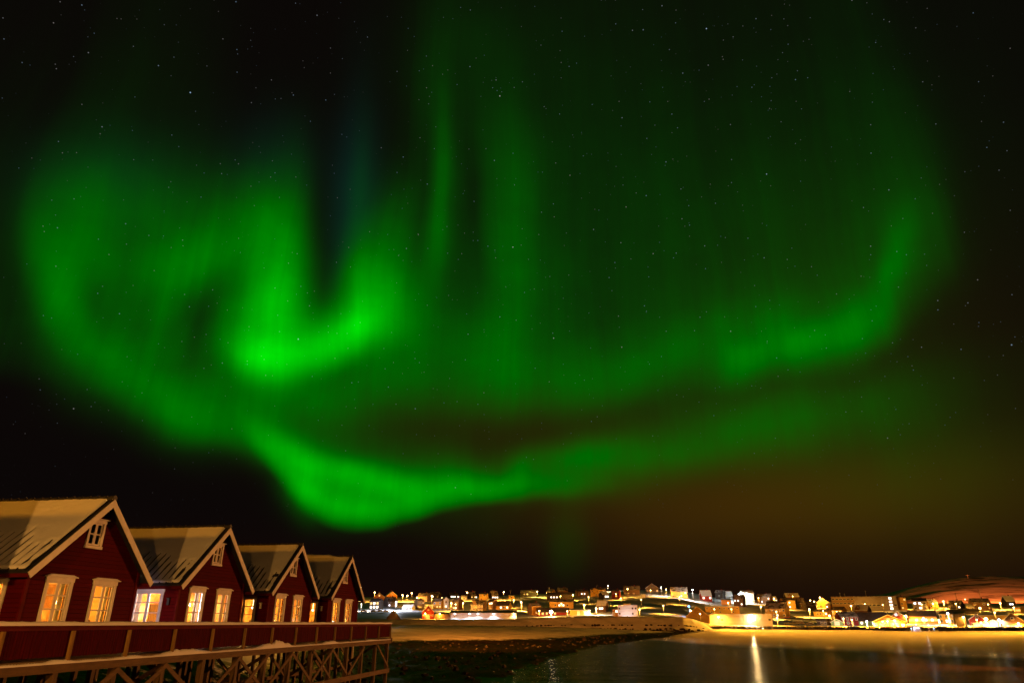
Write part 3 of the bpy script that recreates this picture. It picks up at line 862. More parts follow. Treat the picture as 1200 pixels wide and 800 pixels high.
def roof_slope(side, seed):
    """snow on one slope: lying thick at the ridge, slid off between the ribs lower down"""
    ry, rz = CW / 2 + OVE, APEX - (EAVE - OVE * (APEX - EAVE) / (CW / 2))
    SL = math.hypot(ry, rz); ny, nz = rz / SL, ry / SL
    mb = MB()
    Lx = CL + OVG - 0.30
    def pt(u, v):
        x = OVG - 0.24 - u * Lx           # from the gable front backwards
        s = 0.02 + v * (SL - 0.09)        # from the ridge down
        th = 0.075 + 0.018 * fbm(x, s, 0.8, 3, seed) + 0.010 * fbm(x, s, 3.0, 2, seed + 3)
        ph = (x / 0.36) % 1.0
        g = math.exp(-((ph - 0.5) / 0.185) ** 2)
        start = 2.2 + 0.55 * fbm(x, 0, 0.7, 3, seed + 7) + 1.1 * max(0, 1.6 + x) / 1.6 * (1 if x > -1.6 else 0) - 0.8 * min(1.0, max(0.0, (-x - 2.5) / 3.5))
        start += 0.35 * (noise.random() - .5) * 0 + 0.45 * fbm(math.floor(x / 0.36), 3, 1.7, 2, seed)
        k = max(0.0, min(1.0, (s - start) / 0.30)) * max(0.0, min(1.0, (SL - 0.22 - s) / 0.10))
        if side > 0: k *= 0.4
        th -= g * k * (0.135 + 0.03 * fbm(x, s, 1.5, 2, seed))
        edge = min(1.0, u * Lx / 0.10, (1 - u) * Lx / 0.10, (1 - v) * SL / 0.07)
        if u * Lx < 0.5 and v > 0.62: th -= 0.1 * max(0, fbm(x, s, 1.6, 2, seed + 1) + 0.25)
        th = th * edge - (0.02 if edge < 0.05 else 0)
        y, z = s * ry / SL, APEX - s * rz / SL
        return x, side * (y + ny * th), z + nz * th + 0.004
    mb.grid(150, 64, pt)
    return mb

FW = {}
def make_cabin(yc, label, attic_lit, seed, lamp, lamp_side, side_glow, dark_rooms=False):
    c = empty('cabin', (FX, yc, DECK))
    tag(c, label, 'cabin', 'red cabins along the boardwalk')
    hw = CW / 2
    k = (APEX - EAVE) / hw
    lining = [M['red_boards'], M['lining'] if seed % 2 else M['lining_v']]
    win_u = (-1.50, 1.04)
    v0 = 1.13
    big = [[(u - W1[0] / 2, v0), (u + W1[0] / 2, v0), (u + W1[0] / 2, v0 + W1[1]), (u - W1[0] / 2, v0 + W1[1])] for u in win_u]
    at = (0.72, 0.90); av0 = 4.13
    au = -0.16
    attic = [(au - at[0] / 2, av0), (au + at[0] / 2, av0), (au + at[0] / 2, av0 + at[1]), (au - at[0] / 2, av0 + at[1])]
    ffront = lambda u, v, w: Vector((-w, u, v))
    mb = MB(); mb.plate([(-hw, 0), (hw, 0), (hw, EAVE - 0.06), (0, APEX - 0.06), (-hw, EAVE - 0.06)], big + [attic], ffront, TH, 0, 1)
    fback = lambda u, v, w: Vector((-CL + w, u, v))
    mb.plate([(-hw, 0), (hw, 0), (hw, EAVE - 0.06), (0, APEX - 0.06), (-hw, EAVE - 0.06)], [], fback, TH, 0, 1)
    su = -1.62; sw = (1.40, 1.42)
    shole = [(su - sw[0] / 2, v0), (su + sw[0] / 2, v0), (su + sw[0] / 2, v0 + sw[1]), (su - sw[0] / 2, v0 + sw[1])]
    fside = lambda u, v, w: Vector((u, -hw + w, v))
    mb.plate([(-CL + TH, 0), (-TH, 0), (-TH, EAVE - 0.06), (-CL + TH, EAVE - 0.06)], [shole], fside, TH, 0, 1)
    ffar = lambda u, v, w: Vector((u, hw - w, v))
    mb.plate([(-CL + TH, 0), (-TH, 0), (-TH, EAVE - 0.06), (-CL + TH, EAVE - 0.06)], [], ffar, TH, 0, 1)
    mb.build('wall', lining, c)
    # rooms
    mb = MB(); mb.box(-CL + TH, -TH, -hw + TH, hw - TH, 2.74, 2.80); mb.box(-4.1, -4.0, -hw + TH, hw - TH, 0.0, 2.735); mb.box(-CL + TH, -TH, -hw + TH, hw - TH, 0.003, 0.05)
    mb.box(-2.0, -1.9, -1.2, 1.2, 2.81, 4.75); mb.box(-3.99, -3.95, 0.6, 1.5, 0.05, 2.1, 1); mb.box(-3.99, -3.6, -2.2, -1.0, 0.05, 1.5, 1); mb.box(-3.99, -3.93, -0.6, 0.2, 1.3, 2.0, 2)
    mb.box(-1.5, -1.0, 0.6, 1.9, 0.05, 1.25, 1); mb.box(-1.7, -0.9, -2.0, -0.9, 0.05, 1.32, 2)
    mb.build('interior', [M['lining_v'], M['wood'], M['curtain']], c)
    # roof: dark ribbed sheet, snow, ridge tiles
    ry = hw + OVE; ez = EAVE - OVE * k
    mb = MB()
    for s in (-1, 1):
        mb.hexa([(-CL - 0.3, 0, APEX - 0.10), (OVG, 0, APEX - 0.10), (OVG, s * ry, ez - 0.10), (-CL - 0.3, s * ry, ez - 0.10),
                 (-CL - 0.3, 0, APEX), (OVG, 0, APEX), (OVG, s * ry, ez), (-CL - 0.3, s * ry, ez)])
        n = int((CL + OVG + 0.3) / 0.36)
        for q in range(n):
            x = OVG - 0.2 - q * 0.36
            mb.bar((x, s * 0.03, APEX - 0.02), (x, s * (ry - 0.005), ez + 0.004), 0.05, 0.07)
    roof = mb.build('roof', M['sheet'], c)
    for s in (-1, 1):
        o = roof_slope(s, seed * 3.1 + s).build('snow', M['roof_snow'], roof, True)
    mb = MB()
    nt_ = 26
    for q in range(nt_):
        xa = OVG + 0.02 - q * (CL + OVG + 0.3) / nt_; xb = xa - (CL + OVG + 0.3) / nt_ - 0.03
        mb.tube((xa, 0, APEX + 0.035), (xb, 0, APEX + 0.02), 0.125, 0.10, 10)
    mb.build('ridge_tiles', M['sheet'], roof)
    if seed == 4:
        mb = MB()
        def rs(u, v):
            x = OVG - 0.4 - u * (CL - 1); a = v * math.pi
            h = (0.30 + 0.10 * fbm(x, 0, 0.8, 3, 4)) * min(1, 5 * u, 12 * (1 - u))
            return x, math.cos(a) * 0.34, APEX - 0.10 + math.sin(a) * h
        mb.grid(60, 10, rs); mb.build('snow', M['snow'], roof, True)
    for s in (-1, 1):
        mb = MB()
        d = 0.13
        A_ = Vector((0, 0, APEX - 0.02)); B_ = Vector((0, s * (ry + 0.06), ez - 0.06 * k - 0.02))
        n_ = Vector((0, -(B_ - A_).z, (B_ - A_).y)).normalized()
        if n_.z > 0: n_ = -n_
        q = [A_, B_, B_ + n_ * 0.25, Vector((0, 0, APEX - 0.02 - 0.25 / math.cos(math.atan(k))))]
        x0 = OVG + 0.001
        mb.hexa([(x0, p.y, p.z) for p in q] + [(x0 + 0.035, p.y, p.z) for p in q])
        mb.build('bargeboard', M['white_trim'], roof)
        mb = MB(); mb.box(-CL - 0.28, OVG - 0.01, s * (ry - 0.03) - 0.012, s * (ry - 0.03) + 0.012, ez - 0.24, ez - 0.102); mb.build('eave_board', M['red_trim'], roof)
    for s in (-1, 1):
        for x, e in ((0.03, 0), (-CL - 0.03, 0)):
            mb = MB(); mb.box(x - 0.06, x + 0.015 if x > 0 else x + 0.06, s * (hw + 0.015) - 0.07, s * (hw + 0.015) + 0.07, 0, EAVE - 0.12); mb.build('corner_board', M['red_trim'], c)
    for i, u in enumerate(win_u):
        frame_window(c, ffront, u, v0, W1[0], W1[1], 2, 3, True, (0.13, 0.20)[(i + seed) % 2])
    frame_window(c, ffront, au, av0, at[0], at[1], 2, 2, False, 0.0)
    frame_window(c, fside, su, v0, sw[0], sw[1], 2, 3, False, 0.14)
    # lamps inside
    warm = [(1.0, 0.47, 0.06), (1.0, 0.53, 0.09)][seed % 2]
    if not dark_rooms:
        for (x, y, z) in ((-1.9, -1.35, 2.05), (-2.3, 1.2, 1.95)):
            mb = MB(); mb.tube((x, y, 2.74), (x, y, z + 0.12), 0.012); mb.ball((x, y, z), 0.08); mb.build('pendant_lamp', M['bulb'], c, True)
            lamp_light(c, (x, y, z - 0.25), lamp * 1.5, warm, 0.12)
        if attic_lit: lamp_light(c, (-1.3, 0.2, 3.6), lamp * attic_lit, warm, 0.15)
    if lamp_side:
        mb = MB(); mb.box(-0.52, -0.40, -hw - 0.10, -hw - 0.002, 1.95, 2.25); mb.box(-0.54, -0.38, -hw - 0.16, -hw - 0.002, 2.251, 2.29)
        mb.build('wall_lamp', M['dark'] if lamp_side == 1 else M['white_trim'], c)
    return c
c1 = make_cabin(26.82, 'nearest red cabin at the left edge, its gable window dark', 0.0, 1, 150, 0, 0)
c2 = make_cabin(36.26, 'red cabin with a lit attic window and a dazzling white bulb in a lower window', 0.5, 2, 190, 1, 0)
c3 = make_cabin(45.66, 'red cabin between the one with the lit attic and the farthest one', 0.02, 3, 170, 2, 0)
c4 = make_cabin(55.0, 'farthest and smallest looking red cabin, with a snow drift along its roof ridge', 0.03, 4, 170, 2, 0)
c0 = make_cabin(17.4, 'red cabin just outside the picture on the left', 0.0, 5, 120, 1, 0)
# the dazzling bulb in the second cabin, and a cold lamp at its side window
mb = MB(); mb.tube((-0.5, -1.38, 2.74), (-0.5, -1.38, 2.14), 0.01); mb.ball((-0.5, -1.38, 2.0), 0.12); mb.build('bulb', M['bulb_white'], c2, True)
lamp_light(c2, (-0.42, -1.38, 1.8), 70, (1.0, 0.9, 0.95), 0.08)
mb = MB(); mb.tube((-1.2, -2.5, 2.74), (-1.2, -2.5, 2.42), 0.01); mb.ball((-1.2, -2.5, 2.34), 0.08); mb.build('bulb', M['bulb_white'], c2, True)
lamp_light(c2, (-1.2, -2.45, 2.1), 60, (1.0, 0.9, 0.98), 0.08)

# a cold wall lamp on the first cabin, shining on the side window of the second
mb = MB(); mb.box(-0.98, -0.82, CW / 2 + 0.002, CW / 2 + 0.12, 2.1, 2.4); mb.build('wall_lamp', M['dark'], c1)
mb = MB(); mb.ball((-0.9, CW / 2 + 0.16, 2.06), 0.06); mb.build('bulb', M['bulb'], c1, True)
lamp_light(c1, (-0.9, CW / 2 + 0.3, 1.95), 150, (1.0, 0.66, 0.72), 0.08, ((-1.6, CW / 2 + 3.3, 0.9), 95, .5))

# lamps that light the cabins: on the quay behind the camera and on the road inland
M['lamp_globe'] = mat_emit('sodium_lamp_glass', (1.0, 0.62, 0.20), 40.0)
M['lamp_white'] = mat_emit('white_lamp_glass', (0.92, 0.97, 1.0), 18.0)
M['lamp_blue'] = mat_emit('blue_lamp_glass', (0.10, 0.45, 1.0), 9.0)
M['lamp_hot'] = mat_emit('bright_sodium_lamp_glass', (1.0, 0.74, 0.42), 50.0)
M['galv'] = mat('galvanised_steel', (0.38, 0.36, 0.33), 0.5, 0.25, 2.0)
LAMPS = 'street lamps'
def street_lamp(loc, h, power, color, label, rz=0.0, globe='lamp_globe', r=0.16, arm=1.0, kind='street_lamp', group=LAMPS, spot=None, soft=0.2):
    t = empty(kind, loc, rz); tag(t, label, 'street lamp', group)
    mb = MB(); mb.tube((0, 0, -0.5), (0, 0, h), 0.10 if r < .3 else 0.14, 0.06 if r < .3 else 0.10, 8); mb.build('pole', M['galv'], t, True)
    mb = MB(); mb.tube((0, 0, h - 0.04), (0, -arm, h + 0.12), 0.045, 0.04, 6); mb.build('arm', M['galv'], t)
    mb = MB(); mb.box(-0.15, 0.15, -arm - 0.35, -arm + 0.25, h + 0.125, h + 0.24); mb.build('lamp_head', M['galv'], t)
    mb = MB(); mb.ball((0, -arm - 0.05, h + 0.12 - r * 0.9), r, 0, 12, 8, 0.85); mb.build('lamp_glass', M[globe], t, True)
    lamp_light(t, (0, -arm - 0.05, h + 0.12 - r * 2.2), power, color, soft, spot)
    return t
street_lamp((-14.0, -2.5, -1.6), 5.4, 16000, (1, .42, .07), 'sodium street lamp on the quay close to the boardwalk', R(140))
street_lamp((1.5, -19.0, -1.6), 5.9, 11500, (1, .42, .07), 'sodium street lamp on the quay behind the camera', R(170))
street_lamp((-46.0, -12.0, -2.0), 10.5, 40000, (1, .34, .012), 'tall sodium lamp on the road inland of the cabins', R(-150), r=.2, soft=0.7)

# the jetty across the harbour basin, outside the picture on the right, whose floodlight shines on the gables
jetty = empty('jetty', (78, 112, -3.2)); tag(jetty, 'small concrete jetty across the basin on the right', 'jetty')
mb = MB(); mb.box(-6, 30, -6, 6, -0.4, 0.0); mb.build('jetty_deck', M['galv'], jetty)
for x in (-5, 5, 15, 25):
    for y in (-4.5, 4.5):
        mb = MB(); mb.tube((x, y, -4.0), (x, y, -0.401), .35, .35, 10); mb.build('pile', M['wood'], jetty)
t = street_lamp((75, 110, -3.2), 9.0, 1, (1, .36, .09), 'floodlight on the jetty across the basin, aimed at the cabins', R(-50), r=.3)
fl = next(ch for ch in bpy.data.objects if ch.type == 'LIGHT' and ch.parent == t); bpy.data.objects.remove(fl)
sp = lamp_light(t, (0, -1.45, 8.4), 255000, (1, .35, .08), .25, ((0, 0, 0), 58, .5))
sp.rotation_euler = (Matrix.Rotation(R(50), 3, 'Z') @ (Vector((-22, 42, 1)) - Vector((75, 110, 5.2)))).to_track_quat('-Z', 'Y').to_euler()
lamp_light(t, (0, -1.45, 8.2), 500000, (1, .34, .06), .25, ((0, 0, 0), 52, .6)).rotation_euler = (Matrix.Rotation(R(50), 3, 'Z') @ (Vector((-28, 128, -5)) - Vector((75, 110, 5)))).to_track_quat('-Z', 'Y').to_euler()  # second beam, added as fill for the dark foreshore
# ------------------------------------------------------------------ the town on the far shore
def wm(name, c, rough=0.75): M[name] = mat_boards(name, c, 0.22, 'Z', 0.012, 0.22, rough)
wm('wall_dark', (0.045, 0.035, 0.03)); wm('wall_brown', (0.15, 0.085, 0.045)); wm('wall_yellow', (0.55, 0.33, 0.08))
wm('wall_white', (0.72, 0.70, 0.66)); wm('wall_grey', (0.22, 0.19, 0.18)); wm('wall_red', (0.30, 0.035, 0.02))
wm('wall_orange', (0.62, 0.26, 0.06)); wm('wall_pink', (0.62, 0.42, 0.36)); wm('wall_green', (0.16, 0.26, 0.15))
wm('wall_darkred', (0.15, 0.018, 0.018)); wm('wall_tan', (0.26, 0.17, 0.08))
WALL = dict(d='wall_dark', b='wall_brown', y='wall_yellow', w='wall_white', g='wall_grey', r='wall_red', o='wall_orange', p='wall_pink', v='wall_green', m='wall_darkred', t='wall_tan')
M['town_snow_roof'] = mat_snow('town_snow_roof', (0.62, 0.60, 0.60), 0, 0.35, 0.03, 2.0)
M['thin_snow_roof'] = mat_snow('thin_snow_roof', (0.26, 0.22, 0.20), 0.18, 0.5, 0.03, 2.0, (0.05, 0.04, 0.035))
M['dark_roof'] = mat('dark_roof', (0.06, 0.045, 0.045), 0.6, 0.4, 1.0)
ROOF = dict(s='town_snow_roof', t='thin_snow_roof', d='dark_roof')
M['win_dark'] = mat('dark_window_glass', (0.02, 0.02, 0.022), 0.1, 0.3, 2.0, spec=0.5)
M['win_warm'] = mat_lit_window('warm_lit_window', (1.0, 0.55, 0.14), 1.7, 1)
M['win_dim'] = mat_lit_window('dim_lit_window', (1.0, 0.42, 0.08), 0.45, 2)
M['win_white'] = mat_lit_window('bright_lit_window', (1.0, 0.80, 0.60), 3.4, 3)
M['win_cold'] = mat_lit_window('cold_lit_window', (0.85, 0.88, 1.0), 2.6, 4)
PANE = {'o': 'win_dark', 'w': 'win_warm', 'n': 'win_dim', 'W': 'win_white', 'C': 'win_cold'}
TOWN = 'houses of the town on the far shore'

def place(px0, px1, yb):
    xc = (px0 + px1) / 2
    p, d = spot_of(xc, yb)
    az0, az1 = px_dir(px0, yb)[0], px_dir(px1, yb)[0]
    el = px_dir(xc, yb)[1]
    p.z = d * math.tan(R(el))
    return p, d, d * R(az1 - az0), -R((az0 + az1) / 2), el

def put_window(parent, x, z, w, h, pane, door=False, side=None, frame='white_trim', plane=0.0):
    mb = MB(); f = 0.12
    if side is None: fn = lambda u, v, k: (x + u, plane - k, z + v)
    else: fn = lambda u, v, k: (side[0] + side[1] * k, x + u, z + v)
    def bx(u0, u1, v0, v1, k0, k1, mi):
        mb.hexa([fn(u0, v0, k0), fn(u1, v0, k0), fn(u1, v0, k1), fn(u0, v0, k1), fn(u0, v1, k0), fn(u1, v1, k0), fn(u1, v1, k1), fn(u0, v1, k1)], mi)
    a, b = -w / 2, w / 2
    bx(a - f, a, 0, h, .002, .07, 0); bx(b, b + f, 0, h, .002, .07, 0); bx(a - f, b + f, h, h + f, .002, .07, 0); bx(a - f, b + f, -f, 0, .002, .09, 0)
    if w > 0.9 and not door: bx(-.03, .03, 0, h, .022, .06, 0)
    bx(a, b, 0, h, .002, .02, 1)
    return mb.build('door' if door else 'window', [M[frame], M[pane]], parent)

HN = []
def house(name, label, cat, px, yb, ye, yt, ori='S', wall='y', roof='t', wins=(), yaw=None, depth=None, chim=1, win=(1.15, 1.15), side_wins='', group=TOWN, over=0.45, frame='white_trim'):
    """One building of the town. px: its left and right column; yb, ye, yt: foot, eaves and top as seen; wins: rows of windows from the top."""
    HN.append(1)
    p, d, W, rz, el = place(px[0], px[1], yb)
    if yaw is None: yaw = (22, -25, 14, -18, 28, -12)[len(HN) % 6] if ori == 'S' and W < 14 else 0.0
    xc = (px[0] + px[1]) / 2
    hz = lambda y: d * (math.tan(R(px_dir(xc, y)[1])) - math.tan(R(el)))
    he, ht = hz(ye), hz(yt)
    D = depth or min(11.0, max(5.0, W * 0.75))
    cy = abs(math.cos(R(yaw)))
    W = max(2.0, W - D * abs(math.sin(R(yaw)))) / cy if yaw else W
    c = empty(name, p, rz + R(yaw)); tag(c, label, cat, group)
    hw = W / 2; base = -2.6
    pitch_run = hw if ori == 'F' else D / 2
    if ori in 'SF':
        pk = (ht - he) / pitch_run
    mb = MB()
    if ori == 'S':
        prof = [(0, base), (D, base), (D, he), (D / 2, ht - 0.12), (0, he)]
        L = [(-hw, y, z) for y, z in prof]; Rr = [(hw, y, z) for y, z in prof]
    elif ori == 'F':
        prof = [(-hw, base), (hw, base), (hw, he), (0, ht - 0.12), (-hw, he)]
        L = [(x, 0, z) for x, z in prof]; Rr = [(x, D, z) for x, z in prof]
    elif ori == 'M':
        prof = [(0, base), (D, base), (D, ht - .1), (0, he)]
        L = [(-hw, y, z) for y, z in prof]; Rr = [(hw, y, z) for y, z in prof]
    else:
        prof = [(0, base), (D, base), (D, ht - .1), (0, ht - .1)]
        L = [(-hw, y, z) for y, z in prof]; Rr = [(hw, y, z) for y, z in prof]
    n = len(prof)
    mb.face(L); mb.face(list(reversed(Rr)))
    for k in range(n):
        q = (k + 1) % n; mb.face([L[k], L[q], Rr[q], Rr[k]])
    mb.build('wall', M[WALL[wall]], c)
    mb = MB(); t = 0.16
    def slab(p0, p1, p2, p3, up=t):
        mb.hexa([p0, p1, p2, p3] + [(a[0], a[1], a[2] + up) for a in (p0, p1, p2, p3)])
    g = 0.3; o = over
    if ori == 'S':
        for (ya, yo) in ((D / 2, -o), (D / 2, D + o)):
            slab((-hw - g, ya, ht - t), (hw + g, ya, ht - t), (hw + g, yo, he - t * .6 - o * pk), (-hw - g, yo, he - t * .6 - o * pk))
    elif ori == 'F':
        for xo in (-hw - o, hw + o):
            slab((0, -g, ht - t), (0, D + g, ht - t), (xo, D + g, he - t * .6 - o * pk), (xo, -g, he - t * .6 - o * pk))
    elif ori == 'M':
        k = (ht - he) / D
        slab((-hw - g, -o, he - o * k), (hw + g, -o, he - o * k), (hw + g, D + o, ht + o * k - .1), (-hw - g, D + o, ht + o * k - .1))
    else:
        slab((-hw - .15, -.15, ht - .1), (hw + .15, -.15, ht - .1), (hw + .15, D + .15, ht - .1), (-hw - .15, D + .15, ht - .1), .3)
    rf = mb.build('roof', M[ROOF[roof]], c)
    if ori in 'SF' and roof != 's':
        pass
    if chim and ori in 'SF':
        cx = (0.18 * W if ori == 'S' else 0.0); cyy = D / 2
        mb = MB(); mb.box(cx - .28, cx + .28, cyy - .28, cyy + .28, ht - .5, ht + .75); mb.box(cx - .34, cx + .34, cyy - .34, cyy + .34, ht + .751, ht + .85)
        mb.build('chimney', M['wall_darkred'], rf)
    if ori == 'F' and W > 5:
        for s in (-1, 1):
            mb = MB(); mb.bar((0, -g - .03, ht - .28), (s * (hw + o), -g - .03, he - o * pk - .20), .05, .22); mb.build('bargeboard', M[frame], rf)
    if ori == 'S' and 7.0 < W < 16 and len(HN) % 3 == 0:
        gw, gx = min(3.4, W * .32), -0.2 * W if len(HN) % 2 else 0.16 * W
        zb, zt = he - .2, he + (ht - he) * .86
        mb = MB()
        A_ = [(gx - gw / 2, -.05, zb), (gx + gw / 2, -.05, zb), (gx + gw / 2, -.05, zb + (zt - zb) * .4), (gx, -.05, zt), (gx - gw / 2, -.05, zb + (zt - zb) * .4)]
        B_ = [(x, D / 2, z) for x, y, z in A_]
        mb.face(A_)
        for k in range(5): mb.face([A_[k], A_[(k + 1) % 5], B_[(k + 1) % 5], B_[k]])
        dm = mb.build('dormer', M[WALL[wall]], rf)
        mb = MB()
        for sgn in (-1, 1):
            e_ = (gx + sgn * (gw / 2 + .25), zb + (zt - zb) * .4 - .2)
            q_ = [(gx, -.3, zt), (gx, D / 2, zt), (e_[0], D / 2, e_[1]), (e_[0], -.3, e_[1])]
            mb.hexa([(a, b, z + .01) for a, b, z in q_] + [(a, b, z + .17) for a, b, z in q_])
        mb.build('dormer_roof', M[ROOF[roof]], rf)
    nr = len(wins)
    for r, row in enumerate(wins):
        top = ht if ori in 'B' else he
        zz = (top - 0.35) * (nr - r - 0.5) / nr - win[1] * 0.42 + 0.1
        if ori == 'F' and row.startswith('^'):
            row = row[1:]; zz = he + (ht - he) * 0.22 - win[1] * 0.2
            xs = [(q - (len(row) - 1) / 2) * 1.9 for q in range(len(row))]
        else:
            xs = [(-hw + W * (q + 0.5) / len(row)) for q in range(len(row))]
        for x, ch in zip(xs, row):
            if ch == '.': continue
            if ch == 'D': put_window(c, x, 0.05, 0.95, 2.0, 'wall_brown', True, frame=frame); continue
            if ch == 'G': put_window(c, x, 0.05, min(2.6, W / len(row) * .8), 2.2, 'wall_white', True, frame=frame); continue
            put_window(c, x, zz, min(win[0], W / len(row) * 0.75), win[1], PANE[ch], frame=frame)
    for q, ch in enumerate(side_wins):      # windows on the side wall turned to the camera
        if ch == '.': continue
        s = -1 if yaw < 0 else 1
        put_window(c, D * (q + .5) / len(side_wins), he * .5 - .4, min(win[0], D / len(side_wins) * .7), win[1], PANE[ch], side=(s * hw, s), frame=frame)
    return c

H = house
# --- left end of the town, behind the farthest cabin
H('house', 'dark two storey house with six lit windows, first house right of the farthest cabin', 'house', (430, 446.5), 713.5, 704, 700.5, 'S', 'd', 'd', ('wWw', 'WWW'), None, 8, win=(1.5, 1.5))
H('house', 'orange gabled house rising behind the dark house with six lit windows', 'house', (437.5, 450.5), 706.5, 699, 693.8, 'F', 'o', 't', ('^w', 'oo'), None, 8)
H('house', 'orange gabled house peeping over the grey house beside the white lamp', 'house', (452, 466.5), 702, 697.5, 692.3, 'F', 'o', 't', ('^n', 'nn'), 12, 9)
H('house', 'grey house beside the white street lamp, under the orange gable', 'house', (451.5, 468.5), 710.5, 704.3, 698.5, 'S', 'g', 't', ('ooC', 'C.W'), None, 8)
H('house', 'low white house beyond the white lit yard', 'house', (469, 484.5), 714.6, 711, 707.6, 'S', 'w', 's', ('.oo',), -18, 8, chim=0)
H('house', 'tall brown house with dark windows behind the red barn at the shore', 'house', (487, 499.5), 713.5, 703, 701.3, 'S', 'b', 't', ('oon', 'ono'), None, 8)
H('house', 'pale pink house with a snowy roof above the tall brown house', 'house', (486.5, 503), 704, 698, 694, 'S', 'p', 't', ('wo.p'.replace('p', '.'),), None, 9)
H('barn', 'red barn with a steep gable standing on the embankment', 'barn', (494.5, 508.5), 724.6, 716, 708.6, 'F', 'r', 't', ('^n', 'oooo', '.G.'), 0, 11, chim=0, win=(.7, .6))
H('house', 'dark house on the skyline left of the one with a row of three white windows', 'house', (501, 516), 701, 696, 693.3, 'S', 'd', 't', ('.W.o',), None, 9)
H('house', 'yellow house with two lit windows right behind the red barn', 'house', (505, 519.5), 713, 704, 700, 'S', 'y', 't', ('o.o', '.ww'), -22, 8)
H('house', 'narrow pale house squeezed in beside the yellow house behind the red barn', 'house', (519.5, 525.5), 713, 702, 699, 'F', 'w', 't', ('o', 'W'), None, 8, chim=0)
H('house', 'dark house on the skyline with a row of three white windows', 'house', (526, 540), 700.5, 697, 693.8, 'S', 'd', 'd', ('WWW.W',), None, 9, win=(1.5, 1.1))
H('house', 'brown house below the dark house with the row of white windows', 'house', (526, 540), 714.5, 704.5, 700.8, 'S', 'b', 't', ('o.oo', 'nwW.'), None, 9)
H('shed', 'small lamp lit white shed between the brown house and the wide double gabled house', 'shed', (540.5, 547), 703, 699.5, 697.5, 'M', 'w', 's', ('o',), 0, 5, chim=0)
H('house', 'wide brown house with two rows of dim orange windows above the white warehouse', 'house', (549, 568.5), 716, 708, 702, 'S', 'b', 't', ('nonnn', 'nnonn'), None, 10)
H('house', 'dark house with a high snowy roof left of the yellow skyline house', 'house', (549.5, 561.5), 701.5, 697, 692.6, 'S', 'd', 't', ('w.wW',), None, 9)
H('house', 'yellow skyline house with two small dark windows', 'house', (560.5, 571), 702.5, 695.8, 694, 'S', 'y', 'd', ('oo', '..'), None, 8)
H('house', 'tall dark house with a steep roof and three white windows on the skyline', 'house', (574.5, 586), 701.5, 697.5, 692, 'S', 'd', 't', ('WWW',), None, 8)
H('house', 'pink house with one bright window above the white warehouse', 'house', (569.5, 580), 713.5, 704, 701.3, 'S', 'p', 'd', ('.W', 'o.'), None, 8)
H('house', 'long low yellow house with a dark roof above the end of the white warehouse', 'house', (579.5, 598), 714, 708.7, 703.6, 'S', 'y', 'd', ('.WoW',), -15, 9)
# the floodlit warehouse
H('warehouse', 'long white warehouse with bright floodlights along its wall', 'warehouse', (528, 605.5), 725.3, 717.3, 715, 'S', 'w', 'd', ('....G.......',), 0, 9, chim=0)
H('shed', 'low dark shed between the red barn and the white warehouse', 'shed', (509, 527.7), 725, 719, 717.5, 'M', 'b', 't', (), 0, 5, chim=0)
H('house', 'wide dark house on the skyline with a lamp at its right end', 'house', (610, 629), 699, 692.8, 690.8, 'S', 'd', 't', ('.nw...',), None, 9)
H('shed', 'small yellow shed on the skyline', 'shed', (596, 603), 701.5, 698.3, 697.2, 'M', 'y', 's', ('o',), 0, 5, chim=0)
H('house', 'yellow green house with a tall chimney on the skyline', 'house', (638.5, 649), 697, 692.5, 690, 'S', 'y', 't', ('o.o',), None, 8)
H('house', 'brown box of a house topping the skyline above three white panes', 'house', (654, 667), 696.5, 691.5, 687.8, 'S', 'b', 't', ('o..',), None, 9)
H('house', 'wide dark house with three white panes below the brown box house', 'house', (641, 671), 702.5, 696.2, 693.2, 'S', 'd', 'd', ('.WWW.....',), None, 9)
H('house', 'dim yellow house with a small right hand gable above the boathouse', 'house', (621, 637), 720, 709.5, 705.5, 'S', 'y', 't', ('..o', '.w.'), 18, 9)
H('boathouse', 'long dark boathouse behind the dazzling lamp on the embankment', 'boathouse', (629, 667), 720.3, 716.5, 711.6, 'S', 'm', 'd', ('nww.w..n',), 0, 8, chim=0)
H('house', 'long yellow house with bright windows above the boathouse', 'house', (644, 672), 713, 704.6, 701.5, 'S', 'y', 't', ('.oWWo.',), None, 9)
H('garage', 'row of low yellow garages with white doors right of the boathouse', 'garage', (668, 692), 720.3, 714.6, 713.2, 'M', 'y', 's', ('..G.GG',), 0, 6, chim=0)
H('house', 'flat looking tan house on the skyline with two lit windows', 'house', (675.5, 691.5), 698.5, 692.3, 690.3, 'S', 't', 't', ('.WWo',), None, 9)
H('house', 'yellow house on the skyline under a rooftop aerial', 'house', (692, 710), 698.8, 690.4, 688, 'S', 'y', 't', ('o.ow', '.ow.'), None, 9)
H('house', 'small dark house with two bright windows and a snowy roof above the white building', 'house', (704, 716), 701.5, 695.8, 692, 'S', 'd', 's', ('.WW',), None, 8, win=(1.5, 1.4), chim=0)
H('house', 'dark red house beside the small dark one with two bright windows', 'house', (716, 726.5), 701, 692.2, 690.2, 'S', 'm', 't', ('oo', '.o'), None, 8)
H('house', 'small house with two lit windows alone on the dark slope above the embankment', 'house', (697.5, 711.5), 716.3, 708.6, 702.8, 'S', 'b', 's', ('.WW.',), -14, 8, chim=0)
H('apartment_block', 'white floodlit building with a stepped top on the embankment', 'building', (724.5, 747.5), 722, 709.6, 709, 'B', 'w', 's', ('o...oo', 'o...o.'), 0, 11, chim=0, win=(.9, 1.0))
H('apartment_block', 'white stair tower standing up from the middle of the floodlit building', 'building', (731.5, 739.5), 721.5, 707.4, 707, 'B', 'w', 's', ('o', 'o', 'n'), 0, 14, chim=0)
